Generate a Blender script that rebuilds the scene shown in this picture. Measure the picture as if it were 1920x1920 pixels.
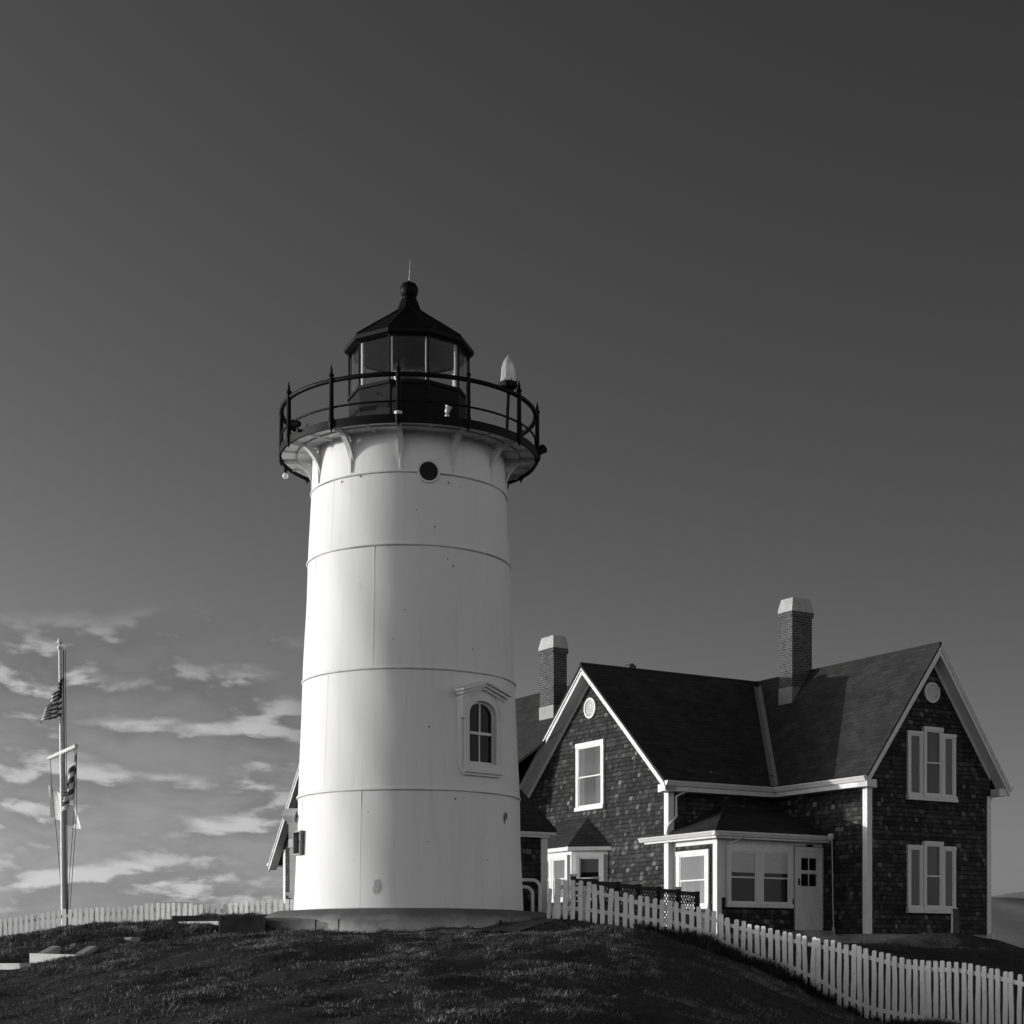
import bpy, bmesh, math, random
import numpy as np
from mathutils import Vector, Matrix, noise as mnoise

random.seed(7)
rng = np.random.default_rng(7)
scene = bpy.context.scene
for o in list(bpy.data.objects):
    bpy.data.objects.remove(o)
R = math.radians
PI = math.pi

# ------------------------------------------------------------------ camera
F_PX, HOR = 3234.0, 1805.0            # focal length and eye level in photo pixels
cd = bpy.data.cameras.new("camera")
cam = bpy.data.objects.new("camera", cd)
scene.collection.objects.link(cam)
cam.location = (0, 0, 0)
cam.rotation_euler = (R(90), 0, 0)
cd.sensor_width = 36.0
cd.lens = 36.0 * F_PX / 1920
cd.shift_y = (HOR - 960) / 1920
cd.clip_start = 0.1
cd.clip_end = 60000
scene.camera = cam

# ------------------------------------------------------------------ light
SUN_EL, SUN_BACK = 3.7, 4.5           # degrees: height, and how far behind due left
sv = Vector((-math.cos(R(SUN_BACK)) * math.cos(R(SUN_EL)),
             math.sin(R(SUN_BACK)) * math.cos(R(SUN_EL)), math.sin(R(SUN_EL))))
sl = bpy.data.lights.new("sun", 'SUN')
sl.energy = 2.75
sl.angle = R(0.5)
sl.color = (1.0, 0.985, 0.97)
sun = bpy.data.objects.new("sun", sl)
sun.rotation_euler = sv.to_track_quat('Z', 'Y').to_euler()
sun.location = (-40, 10, 30)
scene.collection.objects.link(sun)

scene.view_settings.view_transform = 'Standard'
scene.view_settings.look = 'None'
scene.view_settings.exposure = 0.0
scene.view_settings.gamma = 1.0

world = bpy.data.worlds.new("World")
scene.world = world
world.use_nodes = True
wt = world.node_tree
for n in list(wt.nodes):
    wt.nodes.remove(n)


def wn(t, **kw):
    n = wt.nodes.new(t)
    for k, v in kw.items():
        setattr(n, k, v)
    return n


def wmath(op, a, b=None, c=None, clamp=False):
    n = wn('ShaderNodeMath', operation=op)
    n.use_clamp = clamp
    for i, x in enumerate((a, b, c)):
        if x is None:
            continue
        if isinstance(x, (int, float)):
            n.inputs[i].default_value = x
        else:
            wt.links.new(x, n.inputs[i])
    return n.outputs[0]


def wmap(v, a, b, c, d, smooth=True):
    n = wn('ShaderNodeMapRange')
    n.interpolation_type = 'SMOOTHSTEP' if smooth else 'LINEAR'
    wt.links.new(v, n.inputs['Value'])
    for k, x in zip(('From Min', 'From Max', 'To Min', 'To Max'), (a, b, c, d)):
        n.inputs[k].default_value = x
    return n.outputs[0]


sky = wn('ShaderNodeTexSky')
sky.sky_type = 'NISHITA'
sky.sun_disc = False
sky.sun_elevation = R(SUN_EL)
sky.sun_rotation = R(-90 + SUN_BACK)
sky.air_density = 1.0
sky.dust_density = 1.0
sky.ozone_density = 1.0
FILL_CLOUD = 5.9
CLOUD = 3.3
sep = wn('ShaderNodeSeparateColor')       # black-and-white film behind a red filter
wt.links.new(sky.outputs[0], sep.inputs[0])
SKY_POW, SKY_GAIN = 1.35, 0.86
skyv = wmath('MULTIPLY', wmath('POWER', sep.outputs[0], SKY_POW), SKY_GAIN)
# clouds by direction
tc = wn('ShaderNodeTexCoord')
sx = wn('ShaderNodeSeparateXYZ')
wt.links.new(tc.outputs['Generated'], sx.inputs[0])
az = wmath('ARCTAN2', sx.outputs[0], sx.outputs[1])
el = wmath('ARCSINE', sx.outputs[2])


def cloud_noise(ka, ke, off, det, rough, dist=0.0, tilt=0.0):
    cb = wn('ShaderNodeCombineXYZ')
    wt.links.new(wmath('ADD', wmath('MULTIPLY', az, ka), off), cb.inputs[0])
    wt.links.new(wmath('MULTIPLY', wmath('ADD', el, wmath('MULTIPLY', az, tilt)), ke), cb.inputs[1])
    nn = wn('ShaderNodeTexNoise')
    nn.inputs['Scale'].default_value = 1.0
    nn.inputs['Detail'].default_value = det
    nn.inputs['Roughness'].default_value = rough
    nn.inputs['Distortion'].default_value = dist
    wt.links.new(cb.outputs[0], nn.inputs['Vector'])
    return nn.outputs[0]


skyv = wmath('MULTIPLY', skyv, wmap(az, -0.34, 0.34, 1.40, 0.86, False))
el0 = el
broad = cloud_noise(8, 22, 5.3, 3, 0.5, 0.2, 0.05)
puffs = cloud_noise(14, 37, 27.3, 8, 0.54, 0.18, 0.02)
el = wmath('ADD', el0, 0.0080)            # the same clouds sampled a little higher: tells tops from undersides
puffs_up = cloud_noise(14, 37, 27.3, 8, 0.54, 0.18, 0.02)
el = el0
m_left = wmath('MULTIPLY', wmap(az, -0.10, -0.15, 0, 1), wmap(el, 0.205, 0.160, 0, 1))
m_right = wmath('MULTIPLY', wmap(az, 0.262, 0.285, 0, 1), wmap(el, 0.075, 0.045, 0, 0.6))
mask = wmath('MAXIMUM', m_left, m_right)
cover = wmath('MULTIPLY', wmath('ADD', wmath('MULTIPLY', puffs, 0.72), wmath('MULTIPLY', broad, 0.28)), 1.0)
dens = wmath('MULTIPLY', wmap(cover, 0.37, 0.60, 0, 1), mask)
top = wmath('MULTIPLY', wmap(wmath('SUBTRACT', puffs, puffs_up), -0.015, 0.085, 0, 1), wmap(puffs, 0.42, 0.64, 0.05, 1))
ccol = wmath('ADD', wmath('MULTIPLY', skyv, 0.66), wmath('MULTIPLY', wmath('ADD', 0.03, top), CLOUD))
keep_ = wmath('SUBTRACT', 1.0, dens)
cl = wmath('ADD', wmath('MULTIPLY', skyv, keep_), wmath('MULTIPLY', ccol, dens))
# unseen bright cloud added behind and right of the camera to lift the shade
FILL_CLOUD_ON = True
fill_noise = cloud_noise(3.0, 9.0, 1.7, 5, 0.55, 0.3)
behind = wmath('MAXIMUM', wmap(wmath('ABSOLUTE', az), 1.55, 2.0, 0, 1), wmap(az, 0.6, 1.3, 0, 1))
fill_cloud = wmath('MULTIPLY', wmath('MULTIPLY', behind, wmap(el, 0.48, 0.22, 0, 1)), wmap(fill_noise, 0.30, 0.55, 0.45, 1))
cl = wmath('ADD', cl, wmath('MULTIPLY', fill_cloud, FILL_CLOUD))
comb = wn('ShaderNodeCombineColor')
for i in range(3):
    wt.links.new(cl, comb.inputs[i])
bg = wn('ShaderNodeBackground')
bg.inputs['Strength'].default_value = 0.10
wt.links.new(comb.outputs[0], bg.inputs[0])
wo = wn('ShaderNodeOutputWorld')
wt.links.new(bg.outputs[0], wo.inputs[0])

# ------------------------------------------------------------------ materials
MATS = {}


class NT:
    def __init__(s, m):
        s.t = m.node_tree

    def n(s, t, **kw):
        n = s.t.nodes.new(t)
        for k, v in kw.items():
            if k.startswith('i_'):
                n.inputs[k[2:].replace('_', ' ')].default_value = v
            else:
                setattr(n, k, v)
        return n

    def l(s, a, b):
        s.t.links.new(a, b)

    def noise(s, vec, scale, det=4, rough=0.5, dist=0.0):
        n = s.n('ShaderNodeTexNoise')
        n.inputs['Scale'].default_value = scale
        n.inputs['Detail'].default_value = det
        n.inputs['Roughness'].default_value = rough
        n.inputs['Distortion'].default_value = dist
        s.l(vec, n.inputs['Vector'])
        return n.outputs[0]

    def ramp(s, v, stops):
        r = s.n('ShaderNodeValToRGB')
        e = r.color_ramp.elements
        while len(e) < len(stops):
            e.new(0.5)
        for i, (p, c) in enumerate(stops):
            e[i].position = p
            e[i].color = (c, c, c, 1)
        s.l(v, r.inputs[0])
        return r.outputs[0]

    def mul(s, a, b):
        m = s.n('ShaderNodeMath', operation='MULTIPLY')
        for i, x in enumerate((a, b)):
            if isinstance(x, (int, float)):
                m.inputs[i].default_value = x
            else:
                s.l(x, m.inputs[i])
        return m.outputs[0]

    def add(s, a, b):
        m = s.n('ShaderNodeMath', operation='ADD')
        for i, x in enumerate((a, b)):
            if isinstance(x, (int, float)):
                m.inputs[i].default_value = x
            else:
                s.l(x, m.inputs[i])
        return m.outputs[0]

    def bump(s, h, strength, dist):
        b = s.n('ShaderNodeBump')
        b.inputs['Strength'].default_value = strength
        b.inputs['Distance'].default_value = dist
        s.l(h, b.inputs['Height'])
        return b.outputs[0]

    def scaled(s, vec, sc):
        m = s.n('ShaderNodeMapping')
        m.inputs['Scale'].default_value = sc
        s.l(vec, m.inputs['Vector'])
        return m.outputs[0]


def newmat(name, rough=0.6, spec=0.4, metal=0.0):
    m = bpy.data.materials.new(name)
    m.use_nodes = True
    t = NT(m)
    p = m.node_tree.nodes['Principled BSDF']
    p.inputs['Roughness'].default_value = rough
    p.inputs['Specular IOR Level'].default_value = spec
    p.inputs['Metallic'].default_value = metal
    co = t.n('ShaderNodeTexCoord').outputs['Object']
    MATS[name] = m
    return m, t, p, co


def plain(name, v, var=0.15, scale=6.0, rough=0.6, spec=0.4, bump=0.0, bscale=30.0, streak=(1, 1, 1)):
    m, t, p, co = newmat(name, rough, spec)
    vec = t.scaled(co, streak)
    n = t.noise(vec, scale, 5, 0.6)
    c = t.ramp(n, [(0.3, v * (1 - var)), (0.7, v * (1 + var))])
    t.l(c, p.inputs['Base Color'])
    if bump:
        t.l(t.bump(t.noise(vec, bscale, 4, 0.6), bump, 0.01), p.inputs['Normal'])
    return m


def paint(name, v, wear=0.3, thr=0.62, scale=9.0, rough=0.45):
    """Weathered white paint: soft grime and small chips."""
    m, t, p, co = newmat(name, rough, 0.35)
    g = t.ramp(t.noise(t.scaled(co, (1, 1, 0.35)), scale * 0.35, 4, 0.6), [(0.25, v * 0.86), (0.65, v)])
    ch = t.ramp(t.noise(co, scale * 3.0, 6, 0.7), [(thr, 1.0), (thr + 0.05, 1 - wear)])
    mx = t.n('ShaderNodeMix', data_type='RGBA', blend_type='MULTIPLY')
    mx.inputs[0].default_value = 1
    t.l(g, mx.inputs[6])
    t.l(ch, mx.inputs[7])
    t.l(mx.outputs[2], p.inputs['Base Color'])
    t.l(t.bump(t.noise(co, 40, 3, 0.5), 0.12, 0.01), p.inputs['Normal'])
    return m


WHITE = paint('white_paint', 0.74)
TRIM = paint('trim_paint', 0.72, wear=0.45, thr=0.60, scale=12)
PICK = paint('picket_paint', 0.80, wear=0.5, thr=0.60, scale=7)
BLACK = plain('black_paint', 0.005, 0.4, 8, 0.55, 0.12)
GREYM = plain('grey_metal', 0.16, 0.2, 8, 0.5)
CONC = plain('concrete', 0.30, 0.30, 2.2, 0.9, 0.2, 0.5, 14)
CONCD = plain('dark_concrete', 0.06, 0.4, 2.5, 0.9, 0.2, 0.5, 14)  # darker concrete for the slab and the wall stub
DARKW = plain('dark_wood', 0.035, 0.3, 9, 0.8, 0.2, streak=(1, 1, .2))
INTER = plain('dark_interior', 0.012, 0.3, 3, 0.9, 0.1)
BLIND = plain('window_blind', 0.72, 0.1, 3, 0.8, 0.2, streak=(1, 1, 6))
CURT = plain('curtain_cloth', 0.085, 0.25, 9, 0.9, 0.2, streak=(4, 4, .3))
ROPE = plain('rope', 0.05, 0.2, 8, 0.9)
FLASH = plain('metal_flashing', 0.22, 0.15, 4, 0.5)
CAPC = plain('chimney_cap_mortar', 0.42, 0.22, 2.0, 0.85, bump=0.3)
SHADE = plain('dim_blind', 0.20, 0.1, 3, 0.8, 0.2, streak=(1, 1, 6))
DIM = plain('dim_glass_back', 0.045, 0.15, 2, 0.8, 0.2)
PAPER = plain('paper', 0.7, 0.05, 4, 0.8)

# tower paint: big soft dents, faint vertical dirt runs and rust specks
TOWER, t, p, co = newmat('tower_paint', 0.55, 0.2)
a = t.ramp(t.noise(t.scaled(co, (1, 1, 0.12)), 2.4, 5, 0.6), [(0.28, 0.785), (0.62, 0.82)])
b = t.ramp(t.noise(t.scaled(co, (1, 1, 0.45)), 3.6, 8, 0.72), [(0.655, 1.0), (0.76, 0.60)])
c = t.ramp(t.noise(t.scaled(co, (1.6, 1.6, 0.10)), 4.0, 6, 0.7), [(0.54, 1.0), (0.76, 0.90)])
mx = t.n('ShaderNodeMix', data_type='RGBA', blend_type='MULTIPLY'); mx.inputs[0].default_value = 1
mx2 = t.n('ShaderNodeMix', data_type='RGBA', blend_type='MULTIPLY'); mx2.inputs[0].default_value = 1
t.l(a, mx.inputs[6]); t.l(b, mx.inputs[7]); t.l(mx.outputs[2], mx2.inputs[6]); t.l(c, mx2.inputs[7])
t.l(mx2.outputs[2], p.inputs['Base Color'])
bb = t.n('ShaderNodeBump'); bb.inputs['Strength'].default_value = 0.14; bb.inputs['Distance'].default_value = 0.03
t.l(t.noise(t.scaled(co, (1, 1, 0.25)), 1.5, 3, 0.5), bb.inputs['Height'])
b2 = t.n('ShaderNodeBump'); b2.inputs['Strength'].default_value = 0.12; b2.inputs['Distance'].default_value = 0.008
t.l(t.noise(co, 24, 4, 0.6), b2.inputs['Height']); t.l(bb.outputs[0], b2.inputs['Normal'])
t.l(b2.outputs[0], p.inputs['Normal'])

# wood shingle siding: every shingle carries its own weathering in the "tone" attribute
SIDING, t, p, co = newmat('cedar_shingles', 0.85, 0.25)
at = t.n('ShaderNodeAttribute'); at.attribute_name = 'tone'
st = t.ramp(t.noise(t.scaled(co, (1, 1, 0.12)), 38, 4, 0.6), [(0.3, 0.6), (0.7, 1.3)])
bl = t.ramp(t.noise(co, 1.1, 4, 0.6), [(0.3, 0.75), (0.7, 1.25)])
t.l(t.mul(t.mul(at.outputs['Fac'], st), bl), p.inputs['Base Color'])
t.l(t.bump(st, 0.4, 0.006), p.inputs['Normal'])

# asphalt roof shingles
ROOF, t, p, co = newmat('asphalt_shingles', 0.95, 0.1)
uv = t.n('ShaderNodeTexCoord').outputs['UV']
br = t.n('ShaderNodeTexBrick')
br.offset = 0.5
for k, v in (('Scale', 1.0), ('Mortar Size', 0.010), ('Mortar Smooth', 0.6), ('Bias', 0.0), ('Brick Width', 0.33), ('Row Height', 0.150)):
    br.inputs[k].default_value = v
br.inputs['Color1'].default_value = (0.034,) * 3 + (1,)
br.inputs['Color2'].default_value = (0.050,) * 3 + (1,)
br.inputs['Mortar'].default_value = (0.020,) * 3 + (1,)
wv = t.n('ShaderNodeMix', data_type='VECTOR'); wv.inputs[0].default_value = 0.035
nz = t.n('ShaderNodeTexNoise'); nz.inputs['Scale'].default_value = 3.0
t.l(uv, nz.inputs['Vector']); t.l(uv, wv.inputs[4]); t.l(nz.outputs[1], wv.inputs[5])
t.l(wv.outputs[1], br.inputs['Vector'])
ns = t.ramp(t.noise(uv, 1.4, 6, 0.65), [(0.3, 0.75), (0.7, 1.25)])
mx = t.n('ShaderNodeMix', data_type='RGBA', blend_type='MULTIPLY'); mx.inputs[0].default_value = 1
t.l(br.outputs['Color'], mx.inputs[6]); t.l(ns, mx.inputs[7]); t.l(mx.outputs[2], p.inputs['Base Color'])
t.l(t.bump(br.outputs['Color'], 0.8, 0.02), p.inputs['Normal'])

# chimney brick
BRICK, t, p, co = newmat('chimney_brick', 0.9, 0.2)
uv = t.n('ShaderNodeTexCoord').outputs['UV']
br = t.n('ShaderNodeTexBrick'); br.offset = 0.5
for k, v in (('Scale', 1.0), ('Mortar Size', 0.011), ('Mortar Smooth', 0.2), ('Bias', -0.2), ('Brick Width', 0.21), ('Row Height', 0.072)):
    br.inputs[k].default_value = v
br.inputs['Color1'].default_value = (0.070,) * 3 + (1,)
br.inputs['Color2'].default_value = (0.035,) * 3 + (1,)
br.inputs['Mortar'].default_value = (0.16,) * 3 + (1,)
t.l(uv, br.inputs['Vector'])
ns = t.ramp(t.noise(co, 5, 5, 0.65), [(0.3, 0.7), (0.7, 1.3)])
mx = t.n('ShaderNodeMix', data_type='RGBA', blend_type='MULTIPLY'); mx.inputs[0].default_value = 1
t.l(br.outputs['Color'], mx.inputs[6]); t.l(ns, mx.inputs[7]); t.l(mx.outputs[2], p.inputs['Base Color'])
t.l(t.bump(br.outputs['Fac'], -0.5, 0.01), p.inputs['Normal'])


def glass(name, tint, gl):
    m = bpy.data.materials.new(name)
    m.use_nodes = True
    t = NT(m)
    for n in list(m.node_tree.nodes):
        m.node_tree.nodes.remove(n)
    tr = t.n('ShaderNodeBsdfTransparent'); tr.inputs[0].default_value = (tint,) * 3 + (1,)
    gs = t.n('ShaderNodeBsdfGlossy'); gs.inputs['Roughness'].default_value = 0.10
    gs.inputs[0].default_value = (0.9, 0.9, 0.9, 1)
    fr = t.n('ShaderNodeLayerWeight'); fr.inputs[0].default_value = 0.5
    co = t.n('ShaderNodeTexCoord').outputs['Object']
    t.l(t.bump(t.noise(co, 1.6, 2, 0.5), 0.25, 0.01), gs.inputs['Normal'])
    ms = t.n('ShaderNodeMixShader')
    pw = t.n('ShaderNodeMath', operation='POWER'); pw.inputs[1].default_value = 3.0
    t.l(fr.outputs['Facing'], pw.inputs[0])
    t.l(t.add(t.mul(pw.outputs[0], 0.7), gl), ms.inputs[0])
    t.l(tr.outputs[0], ms.inputs[1]); t.l(gs.outputs[0], ms.inputs[2])
    o = t.n('ShaderNodeOutputMaterial')
    t.l(ms.outputs[0], o.inputs[0])
    MATS[name] = m
    return m


PANE = glass('window_glass', 0.80, 0.014)
LGLASS = glass('lantern_glass', 0.80, 0.02)
DGLASS, t, p, co = newmat('dark_glass', 0.10, 0.14)
p.inputs['Base Color'].default_value = (0.008, 0.008, 0.008, 1)
LENS, t, p, co = newmat('lens_glass', 0.12, 0.8)
p.inputs['Base Color'].default_value = (0.92, 0.92, 0.92, 1)
p.inputs['Transmission Weight'].default_value = 0.6
t.l(t.bump(t.noise(co, 14, 2, 0.5), 0.5, 0.02), p.inputs['Normal'])
LENS2, t, p, co = newmat('main_lens_glass', 0.08, 0.8)
p.inputs['Base Color'].default_value = (0.04, 0.04, 0.04, 1)
t.l(t.bump(t.noise(t.scaled(co, (1, 1, 8)), 4, 2, 0.5), 0.5, 0.02), p.inputs['Normal'])

# grass and ground
GRASS, t, p, co = newmat('grass_blades', 0.75, 0.15)
at = t.n('ShaderNodeAttribute'); at.attribute_name = 'tone'
t.l(at.outputs['Fac'], p.inputs['Base Color'])
GROUND, t, p, co = newmat('turf', 0.95, 0.05)
n1 = t.noise(t.scaled(co, (1, 1, 1)), 0.9, 6, 0.65)
n2 = t.noise(t.scaled(co, (1, 1, 1)), 9.0, 6, 0.7)
g = t.mul(t.ramp(n1, [(0.3, 0.038), (0.7, 0.075)]), t.ramp(n2, [(0.3, 0.55), (0.72, 1.7)]))
t.l(g, p.inputs['Base Color'])
t.l(t.bump(n2, 1.0, 0.08), p.inputs['Normal'])
HILLM = plain('far_hill', 0.26, 0.25, 0.01, 0.95, 0.1)  # base colour lightened to stand in for distance haze
SEA, t, p, co = newmat('sea_water', 0.18, 0.5)
p.inputs['Base Color'].default_value = (0.03, 0.03, 0.03, 1)
t.l(t.bump(t.noise(co, 0.4, 4, 0.6), 0.6, 0.5), p.inputs['Normal'])
FLAGM, t, p, co = newmat('flag_cloth', 0.85, 0.2)
at = t.n('ShaderNodeAttribute'); at.attribute_name = 'tone'
t.l(at.outputs['Fac'], p.inputs['Base Color'])

# ------------------------------------------------------------------ builders
ORG = {}


def ident(a, b, c):
    return (a, b, c)


class MB:
    def __init__(s):
        s.v, s.f, s.uv, s.tone = [], [], {}, {}

    def poly(s, pts, uv=None, tone=None):
        i = len(s.v)
        s.v += [tuple(p) for p in pts]
        k = len(s.f)
        s.f.append(tuple(range(i, i + len(pts))))
        if uv is not None:
            s.uv[k] = uv
        if tone is not None:
            s.tone[k] = tone
        return s

    def hexa(s, c8):
        i = len(s.v)
        s.v += [tuple(p) for p in c8]
        for q in ((0, 3, 2, 1), (4, 5, 6, 7), (0, 1, 5, 4), (1, 2, 6, 5), (2, 3, 7, 6), (3, 0, 4, 7)):
            s.f.append(tuple(i + k for k in q))
        return s

    def box(s, a0, b0, c0, a1, b1, c1, F=ident):
        return s.hexa([F(a0, b0, c0), F(a1, b0, c0), F(a1, b1, c0), F(a0, b1, c0),
                       F(a0, b0, c1), F(a1, b0, c1), F(a1, b1, c1), F(a0, b1, c1)])

    def prism(s, poly, d0, d1, F=ident):
        """extrude a flat polygon [(a,b)] between depths d0 and d1"""
        n = len(poly)
        i = len(s.v)
        s.v += [tuple(F(a, b, d0)) for a, b in poly] + [tuple(F(a, b, d1)) for a, b in poly]
        s.f.append(tuple(i + k for k in range(n))[::-1])
        s.f.append(tuple(i + n + k for k in range(n)))
        for k in range(n):
            m = (k + 1) % n
            s.f.append((i + k, i + m, i + n + m, i + n + k))
        return s

    def strip(s, outer, inner, d0, d1, F=ident, closed=True):
        """ring between two outlines of equal length, extruded"""
        n = len(outer)
        m = n if closed else n - 1
        for k in range(m):
            j = (k + 1) % n
            s.hexa([F(*outer[k], d0), F(*outer[j], d0), F(*inner[j], d0), F(*inner[k], d0),
                    F(*outer[k], d1), F(*outer[j], d1), F(*inner[j], d1), F(*inner[k], d1)])
        return s

    def tube(s, pts, r, n=8, closed=False, r1=None):
        P = [Vector(p) for p in pts]
        N = len(P)
        i0 = len(s.v)
        up = None
        for k, p in enumerate(P):
            if closed:
                d = P[(k + 1) % N] - P[k - 1]
            else:
                d = P[min(k + 1, N - 1)] - P[max(k - 1, 0)]
            d.normalize()
            if up is None:
                up = Vector((0, 0, 1)) if abs(d.z) < 0.9 else Vector((1, 0, 0))
            a = d.cross(up).normalized()
            b = a.cross(d).normalized()
            up = b
            rr = r if r1 is None else r + (r1 - r) * k / max(1, N - 1)
            for q in range(n):
                t = 2 * PI * q / n
                s.v.append(tuple(p + a * (rr * math.cos(t)) + b * (rr * math.sin(t))))
        for k in range(N if closed else N - 1):
            for q in range(n):
                q2 = (q + 1) % n
                k2 = (k + 1) % N
                s.f.append((i0 + k * n + q, i0 + k * n + q2, i0 + k2 * n + q2, i0 + k2 * n + q))
        if not closed:
            s.f.append(tuple(i0 + q for q in range(n))[::-1])
            s.f.append(tuple(i0 + (N - 1) * n + q for q in range(n)))
        return s

    def lathe(s, prof, c=(0, 0), n=48, a0=0.0, caps=True):
        i0 = len(s.v)
        for r, z in prof:
            for q in range(n):
                t = a0 + 2 * PI * q / n
                s.v.append((c[0] + r * math.cos(t), c[1] + r * math.sin(t), z))
        for k in range(len(prof) - 1):
            for q in range(n):
                q2 = (q + 1) % n
                s.f.append((i0 + k * n + q, i0 + k * n + q2, i0 + (k + 1) * n + q2, i0 + (k + 1) * n + q))
        if caps:
            s.f.append(tuple(i0 + q for q in range(n))[::-1])
            s.f.append(tuple(i0 + (len(prof) - 1) * n + q for q in range(n)))
        return s

    def build(s, name, mat, parent=None, smooth=0, bevel=0, loc=None):
        me = bpy.data.meshes.new(name)
        org = Vector(ORG.get(parent.name, (0, 0, 0))) if parent else Vector(loc or (0, 0, 0))
        vs = [(x - org.x, y - org.y, z - org.z) for x, y, z in s.v]
        me.from_pydata(vs, [], s.f)
        if s.uv:
            ul = me.uv_layers.new(name='UVMap')
            li = 0
            for k, f in enumerate(s.f):
                u = s.uv.get(k)
                for q in range(len(f)):
                    if u:
                        ul.data[li].uv = u[q]
                    li += 1
        if s.tone:
            a = me.attributes.new('tone', 'FLOAT', 'FACE')
            a.data.foreach_set('value', [s.tone.get(k, 0.05) for k in range(len(s.f))])
        if not s.tone or True:
            bm = bmesh.new(); bm.from_mesh(me)
            bmesh.ops.recalc_face_normals(bm, faces=bm.faces[:])
            bm.to_mesh(me); bm.free()
        me.materials.append(mat)
        o = bpy.data.objects.new(name, me)
        scene.collection.objects.link(o)
        if parent:
            o.parent = parent
        else:
            o.location = org
        ORG[o.name] = tuple(org)
        if smooth:
            me.polygons.foreach_set('use_smooth', [True] * len(me.polygons))
            me.set_sharp_from_angle(angle=R(smooth))
        if bevel:
            b = o.modifiers.new('bevel', 'BEVEL')
            b.width = bevel
            b.segments = 2
            b.limit_method = 'ANGLE'
        return o


def tag(o, label=None, cat=None, group=None, kind=None):
    if label: o['label'] = label
    if cat: o['category'] = cat
    if group: o['group'] = group
    if kind: o['kind'] = kind
    return o


def thing(name, loc, label, cat, group=None):
    o = bpy.data.objects.new(name, None)
    o.empty_display_size = 0.3
    o.location = loc
    scene.collection.objects.link(o)
    ORG[o.name] = tuple(loc)
    return tag(o, label, cat, group)


def at(px, py, Y):
    return Vector(((px - 960) / F_PX * Y, Y, (HOR - py) / F_PX * Y))


# ------------------------------------------------------------------ terrain
CP = []


def g(px, Y, z):
    CP.append(((px - 960) / F_PX * Y, Y, z))


for q in [(-2, 0, -1.65), (0, 0, -1.6), (5, 0, -2.0), (-8, 0, -1.8), (14, 4, -2.6), (-16, 6, -1.9)]:
    CP.append(q)
for px, Y, z in [
    (0, 17, -1.0), (0, 22, -.70), (0, 27, -.16), (0, 30, .22), (0, 32.5, .435), (0, 34.5, .36), (0, 37, -.02), (0, 45, -.3),
    (100, 28, .04), (100, 32.5, .58), (100, 37, .12),
    (180, 32.7, .685), (180, 37, .22),
    (260, 33, .785), (260, 37, .30), (260, 28, .22), (260, 22, -.42), (260, 17, -.80),
    (330, 33, .85), (330, 36.5, .45), (480, 33, .88), (480, 36.5, .5), (480, 30.8, .50), (380, 31, .46), (300, 31, .44), (480, 26, .17),
    (620, 30.2, .52), (767, 30.3, .50), (767, 26, .12), (767, 22, -.25), (767, 17, -.68), (767, 12, -1.05),
    (920, 30.3, .53), (1010, 30.8, .66), (1060, 31.6, .78), (1060, 28, .38), (1060, 22, -.27), (1060, 17, -.74),
    (1130, 31.4, .72), (1200, 31.2, .60), (1200, 27.5, .25), (1200, 22, -.42), (1280, 31, .43),
    (1357, 30.9, .24), (1357, 25, -.28), (1357, 20, -.82), (1420, 30.7, -.10), (1470, 30.4, -.27), (1470, 24, -.76),
    (1568, 29.7, -.71), (1600, 29.5, -.92), (1600, 22, -1.25), (1700, 28.8, -1.1), (1700, 20, -1.6), (1918, 27, -1.4), (1918, 20, -1.8),
    (1100, 35, .72), (1020, 37, .74), (1200, 40, .62), (1300, 35, .38), (1400, 42, .52), (1400, 35, .25),
    (1500, 34.5, .10), (1626, 45.0, .47), (1626, 38, .28), (1700, 44, .46), (1856, 47, .50), (1700, 35, .09), (1800, 35, .02), (1918, 35, -.20),
    (1918, 41, .16), (1918, 48, .39), (1900, 56, .30), (1918, 64, -.4), (2100, 45, -.1), (2100, 35, -.7),
    (767, 36, .70), (767, 40, .65), (560, 46, .2), (300, 50, -.1), (0, 55, -.9), (1200, 60, .3)]:
    g(px, Y, z)
for q in [(-40, 20, -4), (-40, 60, -5), (-30, 90, -8), (0, 95, -5), (30, 90, -6), (45, 60, -5), (40, 20, -5), (0, -30, -4), (-30, -25, -5), (30, -25, -5)]:
    CP.append(q)
CP = np.array(CP)


def tpsU(r2):
    return np.where(r2 > 1e-12, r2 * np.log(r2 + 1e-12) * 0.5, 0.0)


NCP = len(CP)
d2 = ((CP[:, None, :2] - CP[None, :, :2]) ** 2).sum(-1)
K = tpsU(d2) + np.eye(NCP) * 0.03
Pm = np.hstack([np.ones((NCP, 1)), CP[:, :2]])
A_ = np.vstack([np.hstack([K, Pm]), np.hstack([Pm.T, np.zeros((3, 3))])])
W_ = np.linalg.solve(A_, np.concatenate([CP[:, 2], np.zeros(3)]))


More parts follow.
